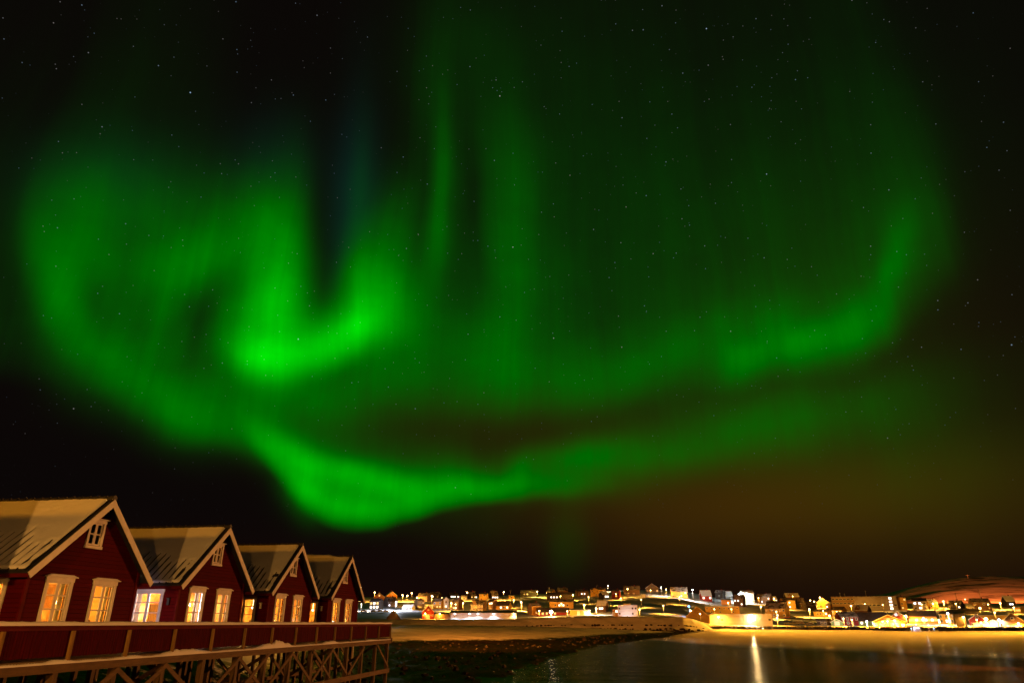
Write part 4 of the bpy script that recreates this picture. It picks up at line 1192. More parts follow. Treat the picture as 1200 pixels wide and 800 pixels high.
H('shed', 'low lamp lit annex at the left end of the floodlit building', 'shed', (718, 724.3), 721.6, 713.8, 712.6, 'M', 'y', 's', ('.W', 'G.'), 0, 7, chim=0)
H('house', 'brown house with a scaffolded roof left of the gabled house on the hilltop', 'house', (731, 750), 697, 690.2, 685.8, 'S', 'b', 't', ('....', 'o.n.'), None, 9)
H('house', 'gabled brown house standing highest on the hilltop', 'house', (757, 772), 693.2, 688.3, 683, 'F', 't', 't', ('^o', 'no.w'), None, 9)
H('garage', 'tiny dark garage set into the bright snow of the hilltop', 'garage', (752, 757), 699.8, 696.4, 695.9, 'B', 'd', 's', ('G',), 0, 4, chim=0)
H('house', 'lamp lit yellow house with a dormer gable and glowing windows right of the hilltop', 'house', (786.5, 806), 700, 692.3, 687, 'S', 'y', 't', ('..wW', 'owW.'), None, 9)
H('house', 'red house with two bright windows and an orange lit snowy roof', 'house', (821.5, 836), 703.3, 697.2, 690.7, 'S', 'r', 's', ('W.W',), None, 9, win=(1.5, 1.5))
H('house', 'wide unlit brown house right of the red house with an orange roof', 'house', (837, 849.5), 702, 693.5, 690.8, 'S', 'd', 't', ('.o.',), None, 8)
H('house', 'grey gabled house with a pale snowy roof beside the cold white lamp', 'house', (847, 860), 702, 697.3, 692, 'S', 'g', 's', ('o.o',), 14, 8)
H('shed', 'orange lit shed below the grey gabled house', 'shed', (845.5, 857), 708, 702.4, 700.8, 'M', 'o', 't', ('.',), 0, 6, chim=0)
H('building', 'long flat yellow building with a row of small square windows', 'building', (826.5, 867), 719, 711, 710.3, 'B', 'y', 's', ('oooooooo', '.o.o..o.'), 0, 11, chim=0, win=(.9, .9))
H('barn', 'big plain barn end beside the tip of the embankment', 'barn', (805, 832), 730.5, 721, 709.8, 'F', 't', 't', (), 0, 16, chim=0)
H('warehouse', 'long plain white warehouse under the big sodium light', 'warehouse', (831, 905.5), 732.2, 719.8, 719.2, 'B', 'w', 's', ('..o.....G..o',), 0, 12, chim=0, win=(1.2, .9))
H('house', 'brownish house with three white windows behind the long yellow building', 'house', (858.5, 873), 710, 701, 696, 'S', 'b', 't', ('WW.', '..W'), None, 8)
H('house', 'tall white house right of the cold white lamp', 'house', (869.5, 886), 706, 693.8, 691.2, 'S', 'w', 's', ('oWW', '.W.', '..w'), 16, 8)
H('house', 'wide brown skyline house right of the tall white house', 'house', (886, 904.5), 706.5, 699, 695, 'S', 'b', 't', ('...W', '.C..'), None, 9)
H('house', 'little orange house glowing at the end of the brown skyline house', 'house', (905, 912.5), 705, 702, 698, 'S', 'o', 's', ('wW',), None, 6, chim=0)
H('house', 'house with long lit strip windows behind the two storey yellow house', 'house', (899, 922.5), 714, 705.5, 703.3, 'S', 'b', 'd', ('.WW.WW',), None, 9, win=(2.2, .8))
H('house', 'two storey yellow house with its gable end left of the parked cars', 'house', (895, 924), 723.5, 712, 705.8, 'S', 'y', 't', ('noonno', 'o.oW.o'), -20, 9)
H('house', 'brown house topping the skyline above the bright yellow gable', 'house', (920.5, 938.5), 704, 698.3, 694.2, 'S', 'b', 's', ('o..o',), 14, 8)
H('house', 'bright yellow house with a steep right hand gable and glowing windows', 'house', (917, 935.5), 713.5, 702.8, 700, 'S', 'y', 't', ('.W.', '.W.'), 20, 9)
H('house', 'dark brown house right of the bright yellow house', 'house', (935, 946.5), 713, 705.8, 700, 'S', 'b', 't', ('o.',), 16, 8)
H('house', 'dark low roofed house left of the yellow gable house below the school', 'house', (943.5, 960), 715, 709, 704.7, 'S', 'd', 't', ('...',), None, 8)
H('house', 'long low yellow house with three dark windows at the snowy road', 'house', (951, 973), 721.5, 716, 713, 'S', 'y', 't', ('.oooW',), None, 8, chim=0)
H('house', 'narrow yellow gable house with a lamp at its peak, left of the school', 'house', (958.5, 972), 712, 705, 700.3, 'F', 'y', 't', ('^o', 'o.'), None, 9)
H('house', 'small bright yellow house against the foot of the school', 'house', (967, 975), 713, 708, 705.5, 'S', 'y', 's', ('W.',), None, 6, chim=0)
H('school', 'long flat roofed left wing of the big school with dark window bands', 'school', (976, 1003), 714.5, 699.4, 698.8, 'B', 't', 't', ('oooooo', 'oooooo', '......'), 0, 14, chim=0, win=(2.0, 1.0))
H('school', 'long panelled right wing of the big school with a lit stair window', 'school', (1003.3, 1053), 715, 699.2, 698.5, 'B', 'g', 't', ('........W.', '........W.', 'oooooo..Wo', '........W.'), 0, 14, chim=0, win=(2.0, 1.5))
H('house', 'yellow house with a lit window between the school and the pale apartment block', 'house', (1054, 1067), 714.5, 699.5, 698.2, 'S', 'y', 't', ('.w', 'o.', 'w.'), None, 9)
H('apartment_block', 'pale apartment block with three white windows right of the school', 'building', (1071, 1088), 715, 703.5, 700, 'S', 'g', 'd', ('CCo', 'oWo'), 0, 9, win=(1.6, 1.4))
H('house', 'yellow lit house behind the pale apartment block', 'house', (1088.5, 1102), 713, 706.6, 701.5, 'S', 'y', 's', ('o..',), None, 9)
H('house', 'dark hip roofed house below the far hill, between two aerial masts', 'house', (1109, 1129), 713.5, 708.6, 702.8, 'S', 'd', 't', ('o..W',), None, 9)
H('house', 'big grey roofed house with one white window on the right below the far hill', 'house', (1139, 1165), 714.5, 705, 700.2, 'S', 'b', 't', ('o.o.', '.W..'), 14, 10)
H('house', 'small side wing left of the big grey roofed house', 'house', (1133.5, 1143), 714.8, 710.4, 707.2, 'M', 'g', 's', ('oo',), None, 7, chim=0)
H('house', 'tall house with a pale grey roof and a cold lit spot at the right edge', 'house', (1178, 1194.5), 711.5, 703.5, 697.2, 'S', 'd', 's', ('.CC.',), None, 9)
H('house', 'yellow house below the tall house with the pale grey roof', 'house', (1185, 1200), 718, 711.3, 709.3, 'S', 'y', 's', ('oww',), None, 8, chim=0)
# --- along the waterfront on the right
H('house', 'yellow gable house behind the dark red house with a green end', 'house', (973, 991), 722.5, 714.3, 710.2, 'S', 'y', 'd', ('o.oo', 'o...'), -20, 9, chim=0)
H('house', 'house under a broad orange lit roof below the school', 'house', (998, 1020), 721.5, 714.5, 708, 'S', 'b', 's', ('....',), None, 10, chim=0)
H('warehouse', 'dark red waterfront house with a green gable end', 'warehouse', (983, 1011), 732.2, 722, 716, 'S', 'm', 't', ('oooo', '.oo.'), 16, 12, chim=0)
H('shed', 'low dark waterfront shed left of the pale green gable', 'shed', (957.5, 974), 732, 727.5, 724.3, 'S', 'd', 't', ('.oo.',), 0, 7, chim=0)
H('shed', 'small pale green gabled shed on the waterfront', 'shed', (974.3, 988.5), 732.5, 728, 724.4, 'F', 'v', 't', ('G',), 0, 8, chim=0)
H('warehouse', 'waterfront hall with a broad dark green roof above white lights', 'warehouse', (1007, 1041), 732.5, 726.5, 716.6, 'S', 'v', 'd', ('W.CWC',), 0, 12, chim=0)
H('house', 'dark red gabled house behind the glowing orange gable', 'house', (1045, 1063.5), 731, 722, 715.4, 'F', 'm', 't', ('^Cn', 'oo'), None, 10, chim=0)
H('restaurant', 'glowing orange gabled building with strings of lights on the waterfront', 'restaurant', (1024, 1062), 735.5, 727.6, 719.4, 'F', 'o', 's', ('^nwn', 'wwnwwW', 'ww.wWW'), 0, 12, chim=0, win=(1.4, .9))
H('restaurant', 'low yellow waterfront building with a row of glowing windows', 'restaurant', (1066, 1099), 730.5, 721.4, 715, 'S', 'o', 'd', ('wwWwWWwWw',), 0, 11, chim=0, win=(1.5, 1.3))
H('house', 'two storey yellow building with tall windows left of the dark blind wall', 'building', (1100, 1121), 730.5, 718.6, 715, 'S', 'y', 'd', ('o.o.n', 'o.WWo'), None, 11, chim=0, win=(1.5, 1.5))
H('warehouse', 'dark windowless building with a blind wall left of the red barn on the right', 'warehouse', (1121.5, 1134), 735.5, 718.5, 716, 'S', 'd', 'd', (), 0, 12, chim=0)
H('warehouse', 'long dark roofed hall behind the dark blind wall', 'warehouse', (1110, 1150), 719, 716.5, 713.2, 'S', 'd', 'd', (), 0, 10, chim=0)
H('barn', 'red gabled barn behind a low white shed on the right', 'barn', (1137, 1157), 733, 725, 718.8, 'F', 'r', 't', ('^o', 'o.n'), 0, 10, chim=0)
H('shed', 'low white shed in front of the red gabled barn', 'shed', (1142, 1160), 735.3, 730.4, 729.2, 'M', 'w', 's', ('.o.',), 0, 5, chim=0)
H('warehouse', 'low yellow hall with a bright snowy roof above the green shed', 'warehouse', (1148, 1182), 725, 720.5, 717.8, 'M', 'y', 's', ('......',), 0, 9, chim=0)
H('shed', 'green shed between the red gabled barn and the brown gable', 'shed', (1160.5, 1171), 735.2, 727.6, 725.4, 'F', 'v', 't', ('G',), 0, 8, chim=0)
H('house', 'big brown gabled house lit orange along its foot at the right edge', 'house', (1176, 1203), 737, 727.5, 716.5, 'F', 'b', 't', ('^o', '.wwWw.'), None, 12, chim=0)

# --- street lamps of the town
TL = 'street lamps of the far town'
def tlamp(x, yt, yb, power, label, color=SODIUM, globe='lamp_globe', r=0.42, shade=165, over_water=False):
    p, d = spot_of(x, yb); az, el = px_dir(x, yb)
    p.z = d * math.tan(R(el))
    h = max(3.5, d * (math.tan(R(px_dir(x, yt)[1])) - math.tan(R(el))))
    p = p * 1.0
    t = street_lamp(p, h, power * (2.9 if shade else 0.9), color, label, -R(az), globe, r, 1.4, group=TL, spot=(None if shade == 150 else 'away', shade, .35) if shade else None)
    if over_water:
        for way in ('east', 'west'):  # side beams added only to gild the frost smoke
            lamp_light(t, (0, -1.45, h - .4), 1800000 if power > 20000 else 100000 if r == .4 else 1700000, (1, .38, .022), .3, (way, 84, .6))
    return t
P = TOWNP = 1.0
WHITE = (0.86, 0.88, 1.0)
for a in [
    (423, 704, 716, 7000, 'white lamp low beside the corner of the farthest cabin', (1, .8, .6), 'lamp_white', .35),
    (438.3, 693.3, 705, 5000, 'street lamp above the orange gable at the left end of the town'),
    (463.7, 704.3, 715, 26000, 'white street lamp in the bright yard before the grey house', WHITE, 'lamp_white', .5, None),
    (471.2, 696.5, 705, 4500, 'leftmost of three street lamps close together right of the grey house'),
    (477, 697.2, 705, 4500, 'middle one of three street lamps close together right of the grey house'),
    (482, 694.3, 704, 4000, 'rightmost of three street lamps close together right of the grey house'),
    (488, 699.5, 711, 4500, 'street lamp in front of the pale pink house'),
    (505.5, 697.5, 709, 5500, 'street lamp above the roof of the red barn'),
    (517, 700, 712, 5500, 'street lamp at the right side of the yellow house behind the red barn'),
    (528.5, 706, 716, 6500, 'street lamp at the corner of the brown house above the white warehouse'),
    (547.3, 693.5, 704, 6500, 'street lamp on the skyline between two dark houses'),
    (542.5, 706, 716.5, 5000, 'street lamp on the snowy road left of the wide brown house'),
    (590.3, 693, 703, 6500, 'street lamp on a tall pole on the skyline beside the tall dark house'),
    (610.8, 704.8, 716, 9000, 'street lamp over the bright snow right of the white warehouse'),
    (629.6, 692.5, 699.5, 3500, 'lamp at the right end of the wide dark skyline house', (1, .75, .1)),
    (641, 694, 700, 6000, 'lamp over the bright snow under the yellow green skyline house'),
    (671.5, 696.3, 703, 4500, 'lamp at the right end of the wide dark house with three white panes'),
    (685, 708, 719, 8000, 'street lamp in front of the row of yellow garages'),
    (699, 712, 720.5, 8000, 'lamp over the bright snow under the small house on the dark slope', (1, .7, .4)),
    (712.8, 685.7, 693, 4500, 'street lamp standing highest above the dark red house', (1, .7, .35)),
    (736, 689.5, 700, 5000, 'lamp in front of the scaffolded house'),
    (775.5, 687.5, 698, 4500, 'tall thin lamp right of the gabled house on the hilltop', (1, .8, .6), 'lamp_white', .3),
    (781.5, 690, 700, 5000, 'lamp left of the lamp lit yellow house with a dormer'),
    (812.8, 690.3, 703.5, 9000, 'white lamp left of the red house with two bright windows', (1, .82, .62), 'lamp_white', .45),
    (808.5, 709.4, 723.5, 1500, 'blue light at the tip of the embankment', (0.1, .45, 1), 'lamp_blue', .55),
    (810.2, 714.5, 724.5, 5000, 'small sodium lamp under the blue light'),
    (867.5, 695.2, 706, 13000, 'cold white lamp dazzling beside the tall white house', (.8, 1.0, 1.0), 'lamp_white', .9),
    (892.8, 710, 719, 4500, 'street lamp at the gable of the two storey yellow house'),
    (1000, 725.5, 735.5, 1500, 'added thin sodium lamp on the rock wall left of the dark green hall', SODIUM, 'lamp_globe', .35, 165, True),  # thin lamps from here on are added to light the frost smoke
    (1042, 727, 737.5, 1500, 'added thin sodium lamp on the rock wall before the glowing orange gable', SODIUM, 'lamp_globe', .35, 165, True),
    (1103, 728, 738, 1500, 'added thin sodium lamp on the rock wall left of the boulder pile', SODIUM, 'lamp_globe', .35, 165, True),
    (1152, 728.5, 738.5, 1500, 'added thin sodium lamp on the rock wall before the low white shed', SODIUM, 'lamp_globe', .35, 165, True),
    (843, 722, 733, 2500, 'added thin sodium lamp at the left corner of the long plain white warehouse', SODIUM, 'lamp_globe', .4, 165, True),
    (912, 723, 733.5, 2500, 'added thin sodium lamp at the right corner of the long plain white warehouse', SODIUM, 'lamp_globe', .4, 165, True),
    (854, 705.5, 713, 5000, 'street lamp above the long yellow building with small square windows'),
    (908, 700.5, 709, 4000, 'lamp at the little glowing orange house'),
    (922, 706, 714.5, 6000, 'lamp in front of the bright yellow house with a steep gable'),
    (950.5, 702.8, 709, 5000, 'leftmost of two lamps left of the narrow yellow gable house'),
    (955, 704, 710, 3500, 'right hand one of two lamps left of the narrow yellow gable house'),
    (962.8, 699.3, 712.3, 6500, 'street lamp at the peak of the narrow yellow gable house'),
    (949.8, 713, 723, 9000, 'street lamp over the snowy road beside the parked cars', SODIUM, 'lamp_globe', .5, 165, True),
    (973.3, 720.5, 729, 6000, 'lamp at the corner of the yellow gable house below the school'),
    (998.5, 709, 717, 4500, 'lamp on the road in front of the school', SODIUM, 'lamp_globe', .5, 165, True),
    (1017, 727.4, 735, 6000, 'white lamps under the dark green roof on the waterfront', (.9, 1.0, .9), 'lamp_white', .5),
    (1050.5, 726, 736, 7000, 'lamp at the right side of the glowing orange gable'),
    (1063.5, 720.5, 731, 7000, 'lamp between the dark red gable and the low glowing restaurant', SODIUM, 'lamp_globe', .5, 165, True),
    (1084, 723.5, 733, 6000, 'lamp in front of the row of glowing windows', SODIUM, 'lamp_globe', .5, 165, True),
    (1107.5, 703.8, 713, 7000, 'tall orange lamp left of the dark hip roofed house'),
    (1114, 717.5, 733, 7000, 'pale lamp in front of the two storey yellow building', (1, .8, .5), 'lamp_white', .5),
    (1132, 722, 736, 3000, 'thin lamp at the right corner of the dark blind wall'),
    (1157.5, 723.5, 733, 9000, 'bright lamp between the red gabled barn and the green shed', (1, .6, .2), 'lamp_globe', .8),
    (1174, 706, 714, 6000, 'lamp left of the tall house with the pale grey roof'),
    (1173.5, 725, 737, 6000, 'pale lamp left of the big brown gable at the right edge', (1, .75, .5), 'lamp_white', .6),
    (1195.5, 730, 738, 6000, 'lamp low in front of the big brown gable at the right edge', SODIUM, 'lamp_globe', .5, 165, True),
    (1095, 706.5, 715, 5000, 'lamp beside the yellow lit house behind the apartment block'),
    (1063, 703.5, 714, 4000, 'lamp at the yellow house right of the school'),
    (1150, 711.5, 720, 5000, 'lamp over the snowy roof below the big grey roofed house'),
]:
    tlamp(*a)
for x, yt, yb, pw, lab in [  # extra lamps added to lift dark ground and house fronts
    (498, 718.5, 726, 2500, 'added low lamp on the embankment at the left side of the red barn'),
    (515, 718.5, 726.5, 2500, 'added low lamp on the embankment before the low dark shed'),
    (533.5, 707.5, 717.5, 4000, 'added street lamp in front of the brown house above the white warehouse'),
    (574, 706.5, 717, 4500, 'added street lamp between the wide brown house and the pink house'),
    (602, 702.5, 712, 4500, 'added street lamp at the snowy lane right of the long low yellow house'),
    (658, 706.5, 714.5, 3500, 'added street lamp before the long yellow house above the boathouse'),
    (657, 698, 704.5, 3000, 'added street lamp before the wide dark house with three white panes'),
    (632, 715, 723.5, 3500, 'added low lamp at the left end of the dark boathouse'),
    (665, 715.5, 723, 4000, 'added low lamp at the right end of the dark boathouse'),
    (722, 695.5, 703, 3500, 'added street lamp before the dark red skyline house'),
    (750, 713.5, 722.5, 4500, 'added low lamp at the right side of the stepped white building'),
    (763, 691, 698.5, 3500, 'added low lamp on the bright snow before the gabled house on the hilltop'),
    (778, 709, 719, 6000, 'added street lamp low on the dark slope above the embankment'),
    (797, 699, 708, 5000, 'added street lamp below the lamp lit yellow house with a dormer'),
    (690, 699, 707, 5000, 'added street lamp on the dark slope above the yellow garages'),
    (728, 700.5, 709, 5000, 'added street lamp on the dark slope above the stepped white building'),
    (752, 702, 711, 5000, 'added street lamp halfway up the dark slope below the tiny dark garage'),
    (838, 713, 721.5, 5000, 'added street lamp at the left part of the long yellow building'),
    (858, 713, 721.5, 5000, 'added street lamp at the right part of the long yellow building'),
    (890, 700, 708.5, 3500, 'added street lamp under the wide brown skyline house'),
    (911, 716, 726, 6000, 'added street lamp in front of the two storey yellow house'),
    (930, 698, 706, 3500, 'added street lamp under the brown house topping the skyline'),
    (966, 715, 723.5, 4500, 'added street lamp before the long low yellow house at the snowy road'),
    (982, 716, 725, 4500, 'added street lamp before the yellow gable house below the school'),
    (990, 724, 734, 5000, 'added low lamp before the dark red waterfront house'),
    (1015, 707, 716, 2000, 'added street lamp in the middle of the road before the school'),
    (1036, 708, 716.5, 2000, 'added street lamp at the right part of the road before the school'),
    (1036, 727.5, 737, 4500, 'added low lamp in front of the glowing orange gable'),
    (1082, 707.5, 716.5, 5000, 'added street lamp before the pale apartment block'),
    (1122, 706.5, 715.5, 5000, 'added street lamp before the dark hip roofed house'),
    (1160, 707.5, 716, 5000, 'added street lamp at the right side of the big grey roofed house'),
    (1168, 717, 727, 5000, 'added street lamp over the low yellow hall with a bright roof'),
    (1190, 711, 719.5, 5000, 'added street lamp before the yellow house at the right edge'),
    (1147, 725.5, 736, 4500, 'added low lamp in front of the low white shed'),
    (1102, 725.5, 735.5, 4500, 'added low lamp left of the two storey yellow building'),
]:
    tlamp(x, yt, yb, pw * .6, lab, SODIUM, 'lamp_globe', .3, 150 if 'slope' in lab else 165)
# two added lights whose beams lie across the frost smoke
for lx, ld, lz, tx, td, pw, ang, lab in ((822, 416, -2.0, 985, 320, 1200000, 44, 'added mist light on the tip of the embankment, low by the water'), (1345, 440, -3.0, 1040, 295, 2600000, 34, 'added mist light on the shore just outside the picture on the right')):
    az = px_dir(lx, 735)[0]; q = Vector((ld * math.sin(R(az)), ld * math.cos(R(az)), lz))
    t = street_lamp(q, 6.5, 1, SODIUM, lab, -R(az), 'lamp_globe', .3, 1.0, group='added mist lights')
    for ch in [c_ for c_ in bpy.data.objects if c_.type == 'LIGHT' and c_.parent == t]: bpy.data.objects.remove(ch)
    ta = px_dir(tx, 745)[0]
    sp = lamp_light(t, (0, -1.05, 5.9), pw, (1, .37, .02), .3, ((0, 0, 0), ang, .9))
    sp.rotation_euler = (Matrix.Rotation(R(az), 3, 'Z') @ (Vector((td * math.sin(R(ta)), td * math.cos(R(ta)), -4.0)) - q - Vector((0, 0, 5.9)))).to_track_quat('-Z', 'Y').to_euler()
# the two dazzling lamps
tlamp(646, 717.5, 722.3, 16000, 'dazzling sodium lamp on the embankment before the dark boathouse', (1, .45, .09), 'lamp_hot', .95)
tlamp(881.3, 719.8, 732.8, 24000, 'dazzling sodium lamp before the long plain white warehouse', (1, .62, .22), 'lamp_hot', 1.0, None, True)
# unseen masts put behind the town's right end to redden the far hill
for x, y, pw, tx, lab in ((1175, 706, 17000000, 1190, 'right hand floodlight mast hidden behind the town, aimed at the far hill'), (1132, 706.2, 20000000, 1120, 'left hand floodlight mast hidden behind the town, aimed at the far hill')):
    az = px_dir(x, y)[0]; d = 790.0
    q = Vector((d * math.sin(R(az)), d * math.cos(R(az)), 8.0))
    t = street_lamp(q, 12.0, 1, (1, .26, .05), lab, -R(az), 'lamp_globe', .3, 1.2, group='floodlight masts below the far hill')
    for ch in list(t.children):
        if ch.type == 'LIGHT': bpy.data.objects.remove(ch)
    at = px_dir(tx, y)[0]
    tg = Vector((1500 * math.sin(R(at)), 1500 * math.cos(R(at)), 70.0))
    lamp_light(t, (0, .8, 11.5), pw, (1, .18, .03), .4, ((0, 0, 0), 130, .6))
    sp = next(ch for ch in bpy.data.objects if ch.type == 'LIGHT' and ch.parent == t)
    vw = Matrix.Rotation(R(az), 3, 'Z') @ (tg - q)
    sp.rotation_euler = vw.to_track_quat('-Z', 'Y').to_euler()
# floodlights on the white warehouse
for i, x in enumerate((533, 550, 560, 578.5, 602.5)):
    p, d = spot_of(x, 725); az, el = px_dir(x, 725)
    q = Vector(((d - 2.2) * math.sin(R(az)), (d - 2.2) * math.cos(R(az)), d * math.tan(R(px_dir(x, 718.6)[1]))))
    names = ('leftmost floodlight on the long white warehouse', 'second floodlight from the left on the long white warehouse', 'middle floodlight on the long white warehouse', 'fourth floodlight from the left on the long white warehouse', 'rightmost floodlight on the long white warehouse')
    t = empty('floodlight', q, -R(az)); tag(t, names[i], 'floodlight', 'floodlights on the white warehouse')
    mb = MB(); mb.bar((0, 3.0, .35), (0, 0.1, .25), .08, .08); mb.build('bracket', M['galv'], t)
    mb = MB(); mb.box(-.3, .3, -.15, .15, .1, .3); mb.build('lamp_head', M['dark'], t)
    mb = MB(); mb.ball((0, 0, -.12), .42, 0, 12, 8, .6); mb.build('lamp_glass', M['lamp_white' if i < 4 else 'lamp_globe'], t, True)
    lamp_light(t, (0, 0, -.6), 1500, (.92, .95, 1.0) if i < 4 else (1, .6, .2), .2, (None, 150, .4))
# wall light on the floodlit stepped building
p, d = spot_of(735.5, 722.3); az, el = px_dir(735.5, 722.3)
t = empty('floodlight', (p.x * (d - 6) / d, p.y * (d - 6) / d, d * math.tan(R(px_dir(735.5, 721)[1]))), -R(az))
tag(t, 'floodlight on the ground before the stepped white building', 'floodlight')
mb = MB(); mb.box(-.35, .35, -.2, .2, -.9, -.1); mb.build('lamp_head', M['dark'], t)
mb = MB(); mb.box(-.3, .3, .201, .23, -.75, -.2); mb.build('lamp_glass', M['lamp_white'], t)
lamp_light(t, (0, .6, .2), 1000, (.95, .95, 1.0), .2, ((0, 8, 5), 130, .5))

# --- added hidden mast on the near shore: lights the spit and the face of the embankment
t = street_lamp((-40.5, 108.0, shore_z(-40.5, 108)), 8.2, 0.001, SODIUM, 'added fill light mast on the shore hidden behind the farthest cabin', R(180), r=.3)
sp = lamp_light(t, (1.0, -2.0, 8.0), 450000, (1.0, .28, .025), .4, ((0, 0, 0), 66, 1.0))
vw = Vector((-30, 400, 105)) - Vector((-40.5, 108, 4))
mw = Matrix.Rotation(-R(180), 4, 'Z') @ vw.to_4d()
sp.rotation_euler = Vector(mw[:3]).to_track_quat('-Z', 'Y').to_euler()
sp = lamp_light(t, (1.0, -2.0, 8.4), 2300000, (1.0, .28, .025), .4, ((0, 0, 0), 78, .7))  # added fill beam washing the town slopes and house fronts
mw = Matrix.Rotation(-R(180), 4, 'Z') @ (Vector((40, 600, 210)) - Vector((-40.5, 108, 4))).to_4d()
sp.rotation_euler = Vector(mw[:3]).to_track_quat('-Z', 'Y').to_euler()
# street lamps along the near road behind the cabins
for x, y, lab in ((-75, 150, 'street lamp on the shore road just behind the farthest cabin'), (-95, 230, 'street lamp on the shore road halfway to the town')):
    street_lamp((x, y, shore_z(x, y)), 8.0, 18000, (1, .38, .03), lab, R(180), r=.3)

# --- masts and aerials
def mast(x, yt, yb, d, label, lattice=False):
    az, _ = px_dir(x, yb)
    z0 = d * math.tan(R(px_dir(x, yb)[1])); h = d * (math.tan(R(px_dir(x, yt)[1]))) - z0
    t = empty('aerial_mast', (d * math.sin(R(az)), d * math.cos(R(az)), z0), -R(az)); tag(t, label, 'mast', 'aerial masts')
    r = 0.18 * d / 700
    mb = MB(); mb.tube((0, 0, -4), (0, 0, h), r, r * .7, 6); mb.build('pole', M['galv'], t, True)
    mb = MB()
    for k in (.72, .84, .95) if lattice else (.9,):
        mb.bar((-h * .13, 0, h * k), (h * .13, 0, h * k), r * .8, r * .8)
    mb.build('crossbar', M['galv'], t)
mast(1136, 672.5, 684, 1450, 'pale radio mast on the ridge of the far hill')
mast(1122.5, 694, 708, 735, 'lattice aerial over the dark hip roofed house', True)
mast(1150.5, 690, 706, 735, 'aerial over the big grey roofed house', True)
mast(985, 694, 700, 700, 'left hand one of two short aerials on the roof of the school')
mast(990.5, 695, 700, 700, 'right hand one of two short aerials on the roof of the school')
mast(1015.5, 691.5, 700, 700, 'white mast on the middle of the school roof')
mast(598, 691, 700, 690, 'thin crooked aerial on the skyline right of a tall street lamp')
mast(643.5, 687.5, 694, 700, 'thick aerial above the yellow green skyline house')
mast(699, 685.5, 690, 700, 'small aerial on the roof of the yellow skyline house', True)

# --- parked cars
M['car_paint'] = mat('dark_car_paint', (0.03, 0.03, 0.035), 0.3, 0.2, 1.0, spec=.5)
M['car_paint_red'] = mat('red_car_paint', (0.22, 0.02, 0.015), 0.3, 0.2, 1.0, spec=.5)
M['car_paint_white'] = mat('white_car_paint', (0.6, 0.6, 0.6), 0.3, 0.1, 1.0, spec=.5)
M['tyre'] = mat('tyre_rubber', (0.02, 0.02, 0.02), 0.8)
def make_car(kind, paint, loc, rz, label):
    t = empty(kind, loc, rz); tag(t, label, 'van' if kind == 'parked_van' else 'car', 'cars parked in the far town')
    L, Wd = (4.4, 1.75) if kind == 'parked_car' else (5.2, 2.0)
    if kind == 'parked_car':
        side = [(-2.2, .35), (2.2, .35), (2.2, .75), (1.25, .95), (.55, 1.45), (-1.2, 1.45), (-1.95, .98), (-2.2, .9)]
        glass = [(1.12, .97), (.5, 1.38), (-1.12, 1.38), (-1.75, .99)]
    else:
        side = [(-2.6, .4), (2.6, .4), (2.6, 1.05), (1.9, 1.2), (1.4, 2.1), (-2.6, 2.1)]
        glass = [(1.8, 1.25), (1.3, 1.95), (.3, 1.95), (.3, 1.25)]
    mb = MB(); h = Wd / 2
    n = len(side); up = lambda z: h - (0.14 if z > 1.2 else 0)
    mb.face([(x, -up(z), z) for x, z in side]); mb.face([(x, up(z), z) for x, z in reversed(side)])
    for k in range(n):
        (xa, za), (xb, zb) = side[k], side[(k + 1) % n]
        mb.face([(xa, -up(za), za), (xa, up(za), za), (xb, up(zb), zb), (xb, -up(zb), zb)])
    mb.build('body', M[paint], t)
    mb = MB()
    for s in (-1, 1): mb.face([(x, s * (up(z) + .01 + (.05 if z > 1.2 else 0)), z) for x, z in glass])
    mb.build('window', M['win_dark'], t)
    for x in (-1.35, 1.4):
        for s in (-1, 1):
            mb = MB(); mb.tube((x, s * (h - .12), .33), (x, s * (h + .06), .33), .33, .33, 12); mb.build('wheel', M['tyre'], t)
    mb = MB(); mb.box(-L / 2 + .1, L / 2 - .1, -h * .8, h * .8, 1.46 if kind == 'parked_car' else 2.101, 1.56 if kind == 'parked_car' else 2.2)
    if kind == 'parked_car': mb.v = [(max(-1.15, min(.5, x)), y * .85, z) for x, y, z in mb.v]
    mb.build('snow', M['snow'], t)
    return t
for x, y, kind, paint, rz, lab in [
    (426, 717.2, 'parked_car', 'car_paint', 0, 'dark car nearest the farthest cabin, leftmost of four in the white yard'),
    (437.5, 717.2, 'parked_car', 'car_paint', 5, 'dark car second from the left of four in the white yard'),
    (445, 717, 'parked_car', 'car_paint', -4, 'dark car second from the right of four in the white yard'),
    (452, 717.4, 'parked_car', 'car_paint', 0, 'dark car rightmost of four in the white yard'),
    (923, 724.5, 'parked_car', 'car_paint_red', 0, 'reddish car on the upper row below the two storey yellow house'),
    (929, 724.2, 'parked_car', 'car_paint', 0, 'dark car on the upper row beside the reddish car'),
    (923.5, 731.6, 'parked_car', 'car_paint', 0, 'dark car on the quayside, leftmost of the lower row'),
    (931, 731.6, 'parked_car', 'car_paint', 0, 'dark car on the quayside just left of the van'),
    (938.5, 732, 'parked_van', 'car_paint', 0, 'dark van on the quayside road'),
    (950, 732.2, 'parked_car', 'car_paint', 0, 'dark car on the quayside right of the van'),
]:
    p, d = spot_of(x, y); az, el = px_dir(x, y)
    make_car(kind, paint, (p.x, p.y, ground_at(x, d) + 0.15), -R(az) + R(rz), lab)

